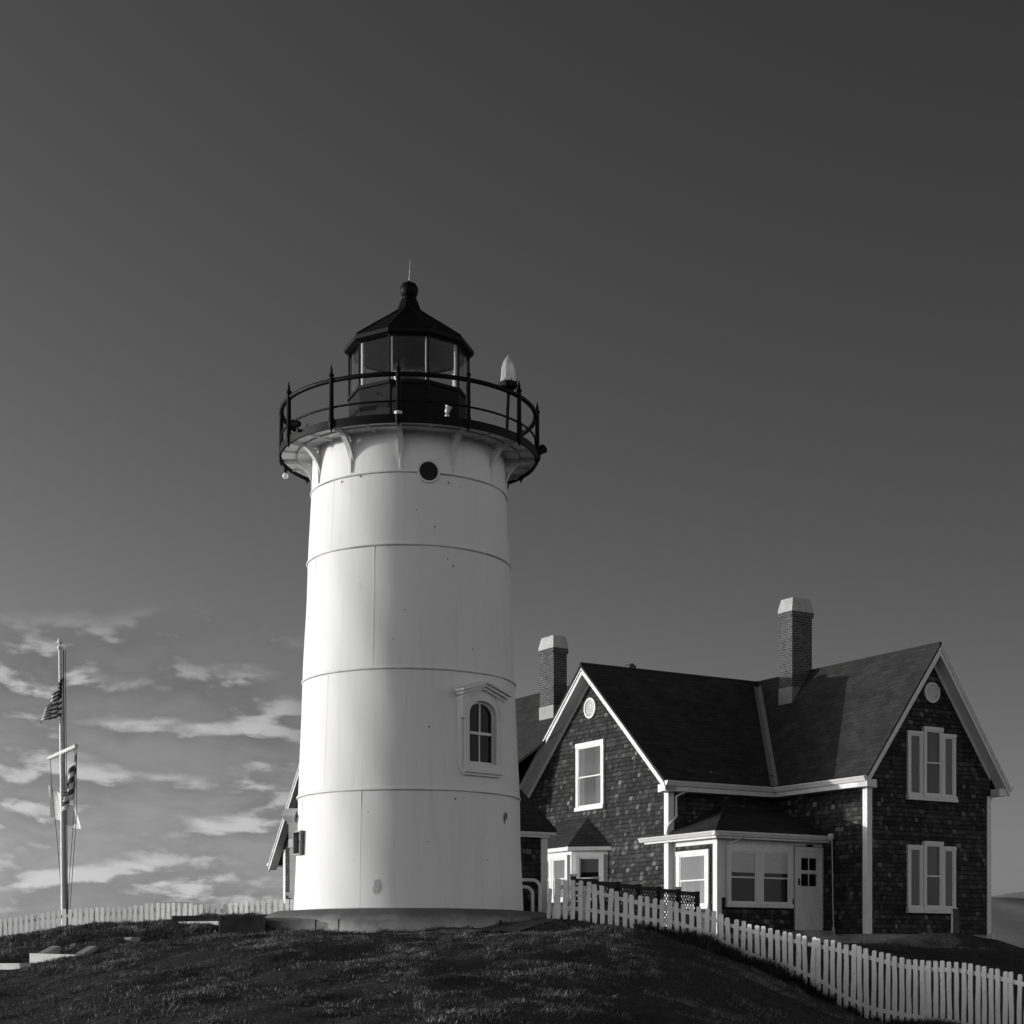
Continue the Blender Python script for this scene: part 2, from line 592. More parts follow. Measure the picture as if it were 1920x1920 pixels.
def hgt(x, y):
    x = np.asarray(x, float); y = np.asarray(y, float)
    sh = x.shape
    q = np.stack([x.ravel(), y.ravel()], -1)
    out = np.empty(len(q))
    for i in range(0, len(q), 20000):
        c = q[i:i + 20000]
        u = tpsU(((c[:, None] - CP[None, :, :2]) ** 2).sum(-1))
        out[i:i + 20000] = u @ W_[:NCP] + W_[NCP] + c @ W_[NCP + 1:]
    # little humps in the turf
    o2 = 0.045 * np.sin(q[:, 0] * 1.9 + 1.3 * np.sin(q[:, 1] * .7)) * np.sin(q[:, 1] * 1.4 + .8 * np.sin(q[:, 0] * 1.1)) \
        + 0.022 * np.sin(q[:, 0] * 5.3 + q[:, 1] * 2.1) * np.sin(q[:, 1] * 4.7 - q[:, 0] * 1.3)
    o2 += .022 * np.sin(q[:, 0] * 2.3 + .9 * np.sin(q[:, 1] * 2.9)) * np.sin(q[:, 1] * 3.7 + .7 * np.sin(q[:, 0] * 2.0))
    return (out + o2).reshape(sh)


def grid_mesh(name, xs, ys, zfun, mat):
    X, Yg = np.meshgrid(xs, ys)
    Z = zfun(X, Yg)
    nx, ny = len(xs), len(ys)
    v = np.stack([X.ravel(), Yg.ravel(), Z.ravel()], -1)
    idx = np.arange(nx * ny).reshape(ny, nx)
    f = np.stack([idx[:-1, :-1].ravel(), idx[:-1, 1:].ravel(), idx[1:, 1:].ravel(), idx[1:, :-1].ravel()], -1)
    me = bpy.data.meshes.new(name)
    me.from_pydata(v.tolist(), [], f.tolist())
    me.polygons.foreach_set('use_smooth', [True] * len(me.polygons))
    me.materials.append(mat)
    o = bpy.data.objects.new(name, me)
    scene.collection.objects.link(o)
    return o


def spread(lo, hi, fine_lo, fine_hi, step, far_step):
    a = list(np.arange(fine_lo, fine_hi, step))
    x = fine_lo; st = step; left = []
    while x > lo:
        st = min(st * 1.25, far_step); x -= st; left.append(x)
    x = fine_hi; st = step; right = []
    while x < hi:
        st = min(st * 1.25, far_step); x += st; right.append(x)
    return np.array(left[::-1] + a + right)


SEA_Z = -16.0


def far_ground(X, Y):
    z = hgt(X, Y)
    d = np.hypot(X, Y - 30)
    w = np.clip((d - 45) / 50, 0, 1)
    w = w * w * (3 - 2 * w)
    z = z * (1 - w) + (SEA_Z - 3) * w
    return z


ground = grid_mesh('ground', spread(-130, 130, -14, 16, 0.16, 6), spread(-90, 150, 12, 40, 0.16, 6), far_ground, GROUND)
tag(ground, kind='structure')
sea = MB().poly([(-30000, -2000, SEA_Z), (30000, -2000, SEA_Z), (30000, 40000, SEA_Z), (-30000, 40000, SEA_Z)]).build('water', SEA)
tag(sea, kind='structure')

# distant headland seen past the right edge of the house
hx = np.linspace(0, 1, 60)


def hill_z(X, Y):
    t = (X - 200) / 500.0
    prof = np.clip(1 - ((t - 0.55) / 0.75) ** 2, 0, 1)
    q = np.clip(1 - np.abs((Y - 1300) / 420.0) ** 2, 0, 1)
    return SEA_Z - 2 + 72 * np.sqrt(prof) * q + (1.2 * np.sin(X * .05) + 1.0 * np.sin(X * .17 + 1) + .7 * np.sin(X * .41)) * q


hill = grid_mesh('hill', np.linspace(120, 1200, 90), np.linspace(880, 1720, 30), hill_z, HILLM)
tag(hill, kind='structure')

# ------------------------------------------------------------------ lighthouse
TX, TY = -2.0, 33.51
BASE = 0.98
TA0 = math.atan2(TX, TY)                     # bearing of the tower from the camera


def tdir(phi):
    """unit outward vector; phi degrees to the right of the side facing the camera"""
    a_ = R(phi) - TA0
    return Vector((math.sin(a_), -math.cos(a_), 0))


def tfr(phi, r0=0.0, z0=0.0):
    n = tdir(phi)
    t_ = Vector((-n.y, n.x, 0))               # tangent, to the right seen from outside

    def F(a_, b_, d_):
        return (TX + n.x * (r0 + d_) + t_.x * a_, TY + n.y * (r0 + d_) + t_.y * a_, z0 + b_)
    return F


def trad(z):
    return np.interp(z, [0.6, .98, 3.17, 5.39, 7.67, 9.07, 9.9], [2.235, 2.22, 2.145, 2.05, 1.955, 1.880, 1.845])


LH = thing('lighthouse', (TX, TY, 0.9), 'tall white lighthouse tower with a black lantern and gallery, standing on the mound', 'lighthouse')
# body: rings with window openings left out
W1PHI, W1Z = 38.9, 4.25
W2PHI, W2Z = -94.0, 2.05
bands = [3.17, 5.39, 7.67, 9.02]
zs = set(np.round(np.arange(0.7, 9.75, 0.25), 3)) | {9.80}
for b_ in bands:
    for d_ in (-.06, -.03, -.012, 0, .012, .03, .06):
        zs.add(round(b_ + d_, 3))
for c_ in (W1Z, W2Z):
    zs |= {round(c_ - .60, 3), round(c_ + .62, 3)}
zs = sorted(zs)
zz = []
for z in zs:
    if zz and z - zz[-1] < .008:
        continue
    zz.append(z)
zs = zz
NS = 180


def ring_r(z, phi):
    r = float(trad(z))
    for b_ in bands:
        d_ = abs(z - b_)
        if d_ < .033:
            r += .012 * math.cos(d_ / .033 * PI / 2) ** .5
    lvl = sum(z > b_ for b_ in bands)
    # plates overlap: tiny step that runs round each course
    ph = (phi + (24, 2, 19, 3, 10)[lvl]) % 45
    if z > .98:
        r += .0
    r += .006 * math.sin(R(phi) * 5 + z * 1.7) + .004 * math.sin(R(phi) * 11 + z * 3.1)
    return r


body = MB()
phis = [360.0 * q / NS for q in range(NS)]
nz_ = len(zs)
for z in zs:
    for ph in phis:
        n = tdir(ph)
        r = ring_r(z, ph)
        body.v.append((TX + n.x * r, TY + n.y * r, z))
for k in range(nz_ - 1):
    zm = (zs[k] + zs[k + 1]) / 2
    for q in range(NS):
        pm = phis[q] + 1.0
        skip = False
        for wp, wz in ((W1PHI, W1Z), (W2PHI, W2Z)):
            dp = (pm - wp + 180) % 360 - 180
            if abs(dp) < 8.3 and wz - .60 < zm < wz + .62:
                skip = True
        if skip:
            continue
        q2 = (q + 1) % NS
        body.f.append((k * NS + q, k * NS + q2, (k + 1) * NS + q2, (k + 1) * NS + q))
# plate overlap seams: fine vertical laps
body.build('tower_body', TOWER, LH, smooth=28)
JOINT_GREY = plain('joint_grey', .36, .4, 3, .8, .2)  # darker grey for the thin ring below each joint band
for b_ in bands:
    rb = float(trad(b_))
    prf = [(rb - .02, b_ - .020), (rb + .026, b_ - .016), (rb + .030, b_ + .004), (rb + .022, b_ + .020), (rb - .02, b_ + .022)]
    bo = MB().lathe(prf, (TX, TY), 180, caps=False).build('joint_band', TOWER, LH, smooth=40)
    MB().lathe([(rb + .004, b_ - .036), (rb + .018, b_ - .033), (rb + .020, b_ - .0165)], (TX, TY), 180, caps=False).build('joint_groove', JOINT_GREY, bo, smooth=40)
for lvl, (za, zb_) in enumerate([(1.0, 3.14), (3.21, 5.36), (5.43, 7.64), (7.71, 8.99)]):
    for k in range(8):
        ph = -(24, 2, 19, 3)[lvl] + 45 * k
        if abs((ph - W1PHI + 180) % 360 - 180) < 14 and lvl == 1:
            continue
        seams = MB()
        for j in range(6):
            z0 = za + (zb_ - za) * j / 6; z1 = za + (zb_ - za) * (j + 1) / 6
            r0 = ring_r(z0, ph) + .001; r1 = ring_r(z1, ph) + .001
            F0 = tfr(ph, 0, 0)
            seams.hexa([F0(-.012, z0, r0 - .02), F0(.002, z0, r0 - .02), F0(.002, z0, r0 + .0018), F0(-.012, z0, r0 + .0),
                        F0(-.012, z1, r1 - .02), F0(.002, z1, r1 - .02), F0(.002, z1, r1 + .0018), F0(-.012, z1, r1 + .0)])
        seams.build('plate_seam', TOWER, LH)


SCAR = plain('peeled_paint', .13, .4, 14, .9, .1)
SCAR2 = plain('old_patch', .52, .1, 6, .8, .1)


def scar(phi, z, w, h, mat, seed, name='paint_scar'):
    r_ = random.Random(seed)
    pts = []
    for k in range(14):
        t_ = 2 * PI * k / 14
        q = r_.uniform(.65, 1.15)
        pts.append((w / 2 * math.cos(t_) * q, h / 2 * math.sin(t_) * q))
    m_ = MB()
    c0 = tfr(phi, float(trad(z)) + .0155, z)(0, 0, 0)
    ring = []
    for a_, b_ in pts:
        dphi = math.degrees(a_ / float(trad(z)))
        ring.append(tfr(phi + dphi, float(trad(z + b_)) + .0155, z + b_)(0, 0, 0))
    for k in range(14):
        m_.poly([c0, ring[k], ring[(k + 1) % 14]])
    m_.build(name, mat, LH)


scar(55.5, 2.72, .055, .24, SCAR, 3)
scar(57.6, 2.76, .05, .19, SCAR, 4)
scar(-15.5, 1.37, .14, .27, SCAR2, 5)
for k_, (ph_s, z_s, w_s) in enumerate([(-41, 8.92, .05), (-28, 8.96, .055), (22.5, 8.85, .04), (30, 8.80, .03), (24, 7.3, .045), (21, 7.42, .03), (-2, 6.45, .03), (10, 4.3, .04), (23, 3.0, .055),
                                       (9, 2.2, .025), (41, 1.9, .03), (-20, 2.75, .03), (4, 8.3, .025), (14, 8.0, .03), (-8, 5.9, .02), (35, 5.8, .025)]):
    scar(ph_s, z_s, w_s * .75, w_s * random.uniform(.8, 1.5), SCAR, 20 + k_)


def arch(w, h0, h1, n=14):
    """outline of an arched opening: w half-width, from h0 up to springing, crown at h1 (flattened arch)"""
    sp = h1 - min(w * .85, (h1 - h0) * .4)
    pts = [(-w, h0)]
    pts += [(-w * math.cos(PI * k / n), sp + (h1 - sp) * math.sin(PI * k / n) ** .9) for k in range(n + 1)]
    pts += [(w, h0)]
    return pts


def tower_window(phi, zc):
    r0 = float(trad(zc)) - .02
    F = tfr(phi, r0, zc)
    gl, gh0, gh1 = .31, -.56, .57
    o_ = arch(gl + .13, gh0 - .16, gh1 + .15)
    i_ = arch(gl + .02, gh0 - .01, gh1 + .02)
    fr = MB().strip(o_, i_, -.22, .10, F)
    o2 = arch(gl + .20, gh0 - .14, gh1 + .20)
    i2 = arch(gl + .125, gh0 - .14, gh1 + .145)
    fr.strip(o2[:], i2[:], -.05, .055, F, closed=False)
    w = fr.build('window', WHITE, LH, smooth=40)
    s_ = MB()
    s_.strip(arch(gl + .022, gh0 - .012, gh1 + .022), arch(gl - .012, gh0 + .03, gh1 - .02), -.035, .012, F)
    s_.box(-gl, -.03, -.035, gl, .02, .022, F)
    s_.box(-.014, .02, -.030, .014, gh1 - .01, .008, F)
    s_.box(-.014, gh0 + .02, -.045, .014, -.03, -.004, F)
    s_.build('sash', WHITE, w)
    MB().prism(arch(gl + .01, gh0, gh1 + .01), -.022, -.016, F).build('pane', DGLASS, w)
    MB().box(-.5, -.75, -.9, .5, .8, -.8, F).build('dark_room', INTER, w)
    # hood mould: shallow pediment with two dropped shoulders
    hd = MB()
    for d0, d1, ww, th, zo in ((.0, .24, .60, .05, .07), (.0, .19, .56, .05, .02), (.0, .14, .52, .05, -.03)):
        for sg in (-1, 1):
            hd.hexa([F(0, .83 + zo, d0), F(sg * ww, .64 + zo, d0), F(sg * ww, .64 + zo, d1), F(0, .83 + zo, d1),
                     F(0, .83 + zo + th, d0), F(sg * ww, .64 + zo + th, d0), F(sg * ww, .64 + zo + th, d1), F(0, .83 + zo + th, d1)])
    for sg in (-1, 1):
        hd.prism([(sg * .42, .22), (sg * .50, .24), (sg * .52, .63), (sg * .30, .70), (sg * .36, .52), (sg * .40, .40)], -.08, .11, F)
    hd.prism([(-.35, .60), (.35, .60), (.35, .70), (0, .80), (-.35, .70)], -.05, .08, F)
    hd.build('hood', WHITE, w)
    sl_ = MB().box(-.48, -.755, -.05, .48, -.70, .17, F).box(-.43, -.80, -.05, .43, -.755, .12, F)
    sl_.build('sill', WHITE, w)


tower_window(W1PHI, W1Z)
tower_window(W2PHI, W2Z)

# round porthole under the gallery
F = tfr(10.8, float(trad(9.02)), 9.02)
circ = lambda r, n=28: [(r * math.cos(2 * PI * k / n), r * math.sin(2 * PI * k / n)) for k in range(n)]
ph_ = MB().strip(circ(.215), circ(.175), -.06, .046, F).build('porthole', WHITE, LH, smooth=40)
MB().prism(circ(.18), -.03, .037, F).build('pane', DGLASS, ph_)

# gallery
GR, GZ0, GZ1 = 2.475, 9.72, 9.87
dk = MB().lathe([(1.2, GZ0 + .06), (GR - .02, GZ0 + .06), (GR - .02, GZ1 - .01), (1.2, GZ1 - .01)], (TX, TY), 120, caps=False)
deck = dk.build('gallery_deck', plain('deck_white', .80, .25, 3, .6), LH)
MB().lathe([(GR - .02, GZ0), (GR + .02, GZ0), (GR + .02, GZ1), (GR - .02, GZ1), (GR - .02, GZ0)], (TX, TY), 120, caps=False).build('rim', BLACK, deck, smooth=40)
for k in range(24):
    F = tfr(-4.5 + 15 * k)
    MB().box(-.012, GZ0 + .015, 1.8, .012, GZ0 + .062, GR - .04, F).build('joist', WHITE, deck)
jo = MB()
jo.lathe([(2.12, GZ0 + .03), (2.16, GZ0 + .03), (2.16, GZ0 + .062), (2.12, GZ0 + .062), (2.12, GZ0 + .03)], (TX, TY), 90, caps=False)
jo.build('stiffener_ring', WHITE, deck)
for name_, rz, rr in (('handrail', 10.60, .045), ('middle_rail', 10.11, .021)):
    MB().tube([(TX + (GR - .02) * math.cos(2 * PI * k / 120), TY + (GR - .02) * math.sin(2 * PI * k / 120), rz) for k in range(120)], rr, 8, closed=True).build(name_, BLACK, LH, smooth=50)
for k in range(12):
    ph = -4.5 + 30 * k
    F = tfr(ph, GR, 0)
    c_ = F(0, 0, .015)
    ps = MB().lathe([(.0, 9.63), (.022, 9.70), (.055, 9.74), (.055, 9.90), (.044, 9.92), (.040, 10.66), (.052, 10.67),
                     (.052, 10.70), (.024, 10.73), (.030, 10.76), (.0, 10.90)], c_[:2], 10, caps=False)
    post = ps.build('rail_post', BLACK, LH, smooth=40)
    if k == 0:
        MB().lathe([(.055, 9.86), (.075, 9.89), (.075, 9.91), (.05, 9.92)], c_[:2], 12).build('collar', WHITE, post, smooth=40)
    # bracket
    rw = float(trad(9.35)) - .03
    W_b, H_b = GR - .08 - rw, .72
    Fb = lambda a_, b_, d_, ph=ph, rw=rw: tfr(ph, rw, GZ0 + .055)(d_, b_, a_)
    N = 12
    cur = [(W_b * (1 - math.cos(PI / 2 * k / N)) if False else W_b * (1 - math.cos(PI / 2 * k / N)), -H_b * (1 - math.sin(PI / 2 * k / N))) for k in range(N + 1)]
    br_ = MB()
    # solid spandrel with a small hole left in the top corner
    inn = []
    for (a_, b_) in cur:
        s_ = .14
        inn.append((max(.07, a_ * .62 - .0), min(-.07, b_ * .62)))
    br_.strip(cur, [(max(.0, min(x, a_)), y) for (x, y), (a_, b_) in zip(inn, cur)], -.012, .012, Fb, closed=False)
    br_.box(0, -H_b, -.012, .07, 0, .012, Fb)
    br_.box(0, -.07, -.0121, W_b, 0, .0121, Fb)
    # flange along the curve
    fl = [(a_, b_) for a_, b_ in cur]
    off = []
    for i_, (a_, b_) in enumerate(fl):
        p0 = Vector(fl[max(i_ - 1, 0)]); p1 = Vector(fl[min(i_ + 1, N)])
        tn = (p1 - p0).normalized(); nn_ = Vector((tn.y, -tn.x))
        off.append((a_ + nn_.x * .022, b_ + nn_.y * .022))
    br_.strip(fl, off, -.05, .05, Fb, closed=False)
    br_.build('bracket', WHITE, LH, smooth=30)

# lantern room: ten-sided
LR = 1.165
lan = MB()
dec = lambda r, z, sp=0.0: [(TX + r * math.sin(R(36 * k + 18) - TA0), TY - r * math.cos(R(36 * k + 18) - TA0), z) for k in range(10)]


def decring(m, r0, z0, r1, z1):
    a_, b_ = dec(r0, z0), dec(r1, z1)
    for k in range(10):
        j = (k + 1) % 10
        m.poly([a_[k], a_[j], b_[j], b_[k]])


lw = MB()
for (r0, z0), (r1, z1) in zip([(LR, GZ1), (LR, 10.88), (LR + .035, 10.89), (LR + .035, 10.95), (LR - .04, 10.96)],
                              [(LR, 10.88), (LR + .035, 10.89), (LR + .035, 10.95), (LR - .04, 10.96), (LR - .04, 10.5)]):
    decring(lw, r0, z0, r1, z1)
lantern = lw.build('lantern', BLACK, LH)
rf = MB()
prof = [(LR - .05, 11.80), (LR + .02, 11.79), (LR + .095, 11.83), (LR + .10, 11.90), (1.22, 11.94), (.80, 12.24), (.42, 12.50), (.27, 12.61), (.215, 12.72), (.175, 12.84), (.135, 12.90)]
for (r0, z0), (r1, z1) in zip(prof[:-1], prof[1:]):
    decring(rf, r0, z0, r1, z1)
MB().poly(dec(LR - .045, 11.815)).build('ceiling', GREYM, lantern)
for k in range(10):
    a_ = [dec(r + .004, z + .004)[k] for r, z in prof[4:8]]
    rf.tube(a_, .014, 5)
rf.build('roof', BLACK, lantern)
bl_ = MB().lathe([(.13, 12.86), (.15, 12.88), (.15, 12.90), (.11, 12.92), (.15, 12.95), (.178, 13.02), (.18, 13.06), (.170, 13.12), (.13, 13.18), (.05, 13.21), (.0, 13.26)], (TX, TY), 28, caps=False)
bl_.build('ventilator_ball', BLACK, lantern, smooth=60)
MB().tube([(TX, TY, 13.22), (TX + .022, TY, 13.66)], .010, 6, r1=.003).build('lightning_rod', WHITE, lantern)
lo, hi = dec(LR - .005, 10.9), dec(LR - .005, 11.82)
for k in range(10):
    MB().tube([lo[k], hi[k]], .022, 6).build('mullion', BLACK, lantern)
lo, hi = dec(LR - .045, 10.95), dec(LR - .045, 11.80)
for k in range(10):
    Fk = tfr(36 * k + 18, LR - .075, 0)
    MB().box(-.030, 10.95, -.012, .030, 11.80, .018, Fk).build('inner_mullion', WHITE, lantern)
for k in range(10):
    j = (k + 1) % 10
    a_, b_ = dec(LR - .03, 10.95), dec(LR - .03, 11.81)
    MB().poly([a_[k], a_[j], b_[j], b_[k]]).build('pane', LGLASS, lantern)
bp = MB()
for k in (4,):
    a_, b_ = dec(LR - .07, 10.95), dec(LR - .07, 11.81)
    bp.poly([a_[k], a_[k + 1], b_[k + 1], b_[k]])
bp.build('blank_panel', BLACK, lantern)
MB().lathe([(.22, 10.3), (.24, 11.13), (.30, 11.15), (.34, 11.22), (.38, 11.32), (.38, 11.46), (.33, 11.58), (.22, 11.67), (.08, 11.71)], (TX, TY), 24).build('main_lens', LENS2, lantern, smooth=50)
MB().lathe([(.0, 10.5), (1.1, 10.5)], (TX, TY), 10, caps=False).build('lantern_floor', INTER, lantern)
# door panel and fittings on the black parapet
F = tfr(-22, LR * .955, 0)
MB().box(-.19, 9.92, -.02, .19, 10.80, .03, F).box(-.16, 9.95, .02, .16, 10.77, .035, F).box(-.20, 10.70, .0, -.17, 10.74, .06, F).build('parapet_hatch', plain('worn_black', .03, .5, 6, .35), lantern)

# concrete pad
pad = MB()
pp_ = [(2.15, 1.0), (2.25, .992), (2.62, .96), (2.97, .80), (3.01, .76), (3.02, .20)]
NP = 96
for r, z in pp_:
    for q in range(NP):
        t_ = 2 * PI * q / NP
        w_ = 1 + .004 * math.sin(3 * t_ + 1) + .002 * math.sin(9 * t_)
        pad.v.append((TX + r * w_ * math.cos(t_), TY + r * w_ * math.sin(t_), z + .012 * math.sin(5 * t_ + 2) * (r > 2.3)))
for k in range(len(pp_) - 1):
    for q in range(NP):
        q2 = (q + 1) % NP
        pad.f.append((k * NP + q, k * NP + q2, (k + 1) * NP + q2, (k + 1) * NP + q))
PADM, t, p, co = newmat('pad_concrete', 0.9, 0.15)
sz = t.n('ShaderNodeSeparateXYZ'); t.l(co, sz.inputs[0])
mr = t.n('ShaderNodeMapRange'); t.l(t.add(sz.outputs[2], t.mul(t.noise(co, 1.3, 5, .6), .35)), mr.inputs[0])
mr.inputs[1].default_value = -.10; mr.inputs[2].default_value = .16; mr.inputs[3].default_value = 1.0; mr.inputs[4].default_value = .34  # darker toward the top of the pad, with an uneven edge
cb_ = t.mul(mr.outputs[0], t.ramp(t.noise(co, 2.0, 6, .65), [(.3, .36), (.7, .60)]))
t.l(cb_, p.inputs['Base Color'])
t.l(t.bump(t.noise(co, 9, 5, .65), .5, .02), p.inputs['Normal'])
padt = pad.build('concrete_pad', PADM, None, smooth=30, loc=(TX, TY, .9))
tag(padt, 'round concrete pad with a darker top ringing the foot of the white lighthouse', 'concrete pad')
crk = MB()
for ph in (-33.5, -24.5, 33.0):
    F = tfr(ph, 3.0, 0)
    crk.box(-.005, .40, .0, .003, .77, .034, F)
crk.build('crack_joint', INTER, padt)

# notice box on the left flank of the tower
F = tfr(-75, float(trad(2.3)), 0)
nb = thing('notice_box', tuple(at(567, 1600, 32.62)), 'small grey metal box with white papers fixed to the lit left side of the lighthouse', 'notice box')
n_ = Vector((-1, -.12, 0)).normalized(); t_ = Vector((n_.y * -1, n_.x, 0))
bq = at(567, 1600, 32.62)
bc = (bq.x, bq.y, 0)
NB = lambda a_, b_, d_: (bc[0] + a_ * .80 - d_ * .60, bc[1] + a_ * .60 + d_ * .80, b_)
m_ = MB()
m_.box(-.13, 2.03, -.14, .22, 2.49, -.12, NB)      # face toward the viewer
m_.box(-.13, 2.03, .12, .22, 2.49, .14, NB)
m_.box(-.13, 2.03, -.12, .22, 2.06, .12, NB).box(-.13, 2.46, -.12, .22, 2.48, .12, NB)
m_.box(-.03, 2.06, -.12, -.01, 2.46, .12, NB)
m_.box(-.02, 2.2, .14, .10, 2.36, .50, NB)
m_.build('case', GREYM, nb)
for z_ in ((2.32, 2.43), (2.10, 2.25)):
    MB().box(-.038, z_[0], -.06, -.031, z_[1], .07, NB).build('paper', PAPER, nb)

# vent pipes on the right flank
for i_, (dx, zt) in enumerate(((.33, 1.60), (.19, 1.47))):
    px0 = TX + 1.95
    Y0 = TY - .15 + .12 * i_
    pts = [(px0, Y0, zt), (px0 + .25 + dx - .14, Y0, zt)]
    cx, r_ = px0 + .25 + dx - .14, .15
    pts += [(cx + r_ * math.sin(R(a_)), Y0, zt - r_ + r_ * math.cos(R(a_))) for a_ in range(15, 91, 15)]
    pts += [(cx + r_, Y0, .75)]
    o = MB().tube(pts, .033, 10).build('vent_pipe', WHITE, None, smooth=50, loc=(cx + r_, Y0, .8))
    tag(o, ['taller outer white bent pipe at the right foot of the lighthouse', 'shorter inner white bent pipe at the right foot of the lighthouse'][i_], 'pipe', 'bent vent pipes beside the lighthouse')

# floodlights on the gallery rim
def floodlight(phi, z, label, mat=BLACK, size=1.0, aim=(1, .5), r=GR + .03, down=False):
    F = tfr(phi, r, z)
    t = thing('floodlight', F(0, 0, 0), label, 'floodlight', 'small lamps around the gallery')
    sg = -1 if down else 1
    MB().box(-.03, -.02, -.05, .03, .02, .05, F).tube([F(0, 0, .0), F(0, sg * .05, .04), F(0, sg * .11 * size, .05)], .014, 6).build('bracket', mat, t)
    h = MB()
    c0 = Vector(F(0, sg * .12 * size, .05)); dv = (Vector(F(aim[0], sg * .12 * size + aim[1] * .5, .4)) - c0).normalized()
    pts = [c0 - dv * .08 * size, c0 - dv * .05 * size, c0 + dv * .05 * size, c0 + dv * .09 * size]
    i0 = 0
    for (k, rr) in enumerate((.02, .05, .06, .085)):
        pass
    h.tube(pts[:2], .03 * size, 10, r1=.055 * size)
    h.tube(pts[1:], .055 * size, 10, r1=.085 * size)
    h.build('lamp_head', mat, t, smooth=40)


floodlight(-54, 9.84, 'small black floodlight on the left front rim of the gallery', BLACK, 1.0, (-1, .3))
floodlight(16, 9.88, 'small white pointed lamp on the front rim of the gallery below the lantern', WHITE, .8, (.2, 1.6), GR + .0)
floodlight(86, 9.80, 'black floodlight tipped outward at the right end of the gallery rim', BLACK, 1.1, (.4, .8))
floodlight(118, 9.70, 'dark floodlight hanging under the right back edge of the gallery', BLACK, 1.0, (.6, .2), GR - .35, True)
floodlight(-125, 9.62, 'dark lamp hanging under the left back edge of the gallery', BLACK, .9, (-.5, .2), GR - .35, True)
F = tfr(-100, GR - .02, 9.58)
tb = thing('globe_lamp', F(0, 0, 0), 'white globe lamp hanging below the left end of the gallery', 'lamp')
MB().lathe([(.0, 9.48), (.04, 9.49), (.058, 9.52), (.055, 9.56), (.035, 9.59), (.03, 9.60)], F(0, 0, 0)[:2], 16).build('globe', WHITE, tb, smooth=60)
MB().lathe([(.035, 9.59), (.035, 9.68), (.02, 9.74)], F(0, 0, 0)[:2], 12).build('fitting', BLACK, tb)

# beacon on a pole at the right of the gallery
F = tfr(51, GR - .10, 0)
bx_, by_, _ = F(0, 0, 0)
bt = thing('beacon_lamp', (bx_, by_, 10.5), 'clear glass beacon lamp with pointed top on a pole beside the right gallery rail', 'lamp')
MB().lathe([(.155, 10.80), (.15, 10.84), (.125, 11.10), (.12, 11.12), (.095, 11.20), (.03, 11.29), (.0, 11.33)], (bx_, by_), 10, caps=False).build('glass_dome', LENS, bt, smooth=20)
MB().lathe([(.05, 10.64), (.13, 10.70), (.165, 10.72), (.17, 10.80), (.15, 10.81), (.0, 10.81)], (bx_, by_), 16, caps=False).build('lamp_base', BLACK, bt, smooth=40)
m_ = MB().tube([(bx_, by_, 10.66), (bx_, by_, 10.56), (bx_ - .03, by_, 9.88)], .03, 8)
for a_ in (0, 120, 240):
    m_.tube([(bx_, by_, 10.55), (bx_ + .13 * math.cos(R(a_)), by_ + .13 * math.sin(R(a_)), 10.72)], .012, 5)
m_.build('pole', BLACK, bt)
m_ = MB()
for a_ in range(0, 360, 36):
    m_.tube([(bx_ + .17 * math.cos(R(a_)), by_ + .17 * math.sin(R(a_)), 10.70), (bx_ + .20 * math.cos(R(a_)), by_ + .20 * math.sin(R(a_)), 10.83)], .008, 4)
m_.build('guard_spike', BLACK, bt)

# ------------------------------------------------------------------ keeper's house
Bv = Vector((0.85361, 0.52092)); Av = Vector((-0.52092, 0.85361))
C0x, C0y = 9.417, 45.72
Wd, Oh, Ev, ZE, ZR, S_, H_, E_ = 4.562, .40, .381, 4.909, 8.614, 7.329, 4.021, 6.075
kR = (ZR - ZE) / (Wd / 2 + Ev)
kL = (ZR - ZE) / H_
ZB, ZF = .79, .10
UL = Wd / 2 - E_            # gable wall of the left wing
VF = S_ - (H_ - Ev)         # front wall of the left wing
VB = S_ + (H_ - Ev)


def HW(u, v, z):
    return (C0x + Bv.x * u + Av.x * v, C0y + Bv.y * u + Av.y * v, z)


def solve_u(px, v):
    k = (px - 960) / F_PX
    return (k * (C0y + Av.y * v) - C0x - Av.x * v) / (Bv.x - k * Bv.y)


def solve_v(px, u):
    k = (px - 960) / F_PX
    return (k * (C0y + Bv.y * u) - C0x - Bv.x * u) / (Av.x - k * Av.y)


def zat(py, u, v):
    return (HOR - py) / F_PX * (C0y + Bv.y * u + Av.y * v)


HO = thing('shingled_house', HW(0, 0, .5), 'dark shingled house of two gabled wings with white trim and two brick chimneys', 'house')


def facing(axis, pos, sign):
    """frame on a wall: (a along the wall, b up, d outward)"""
    if axis == 'v':      # wall in a plane v = pos, outward = sign * v
        return lambda a_, b_, d_: HW(a_, pos + sign * d_, b_)
    return lambda a_, b_, d_: HW(pos + sign * d_, a_, b_)


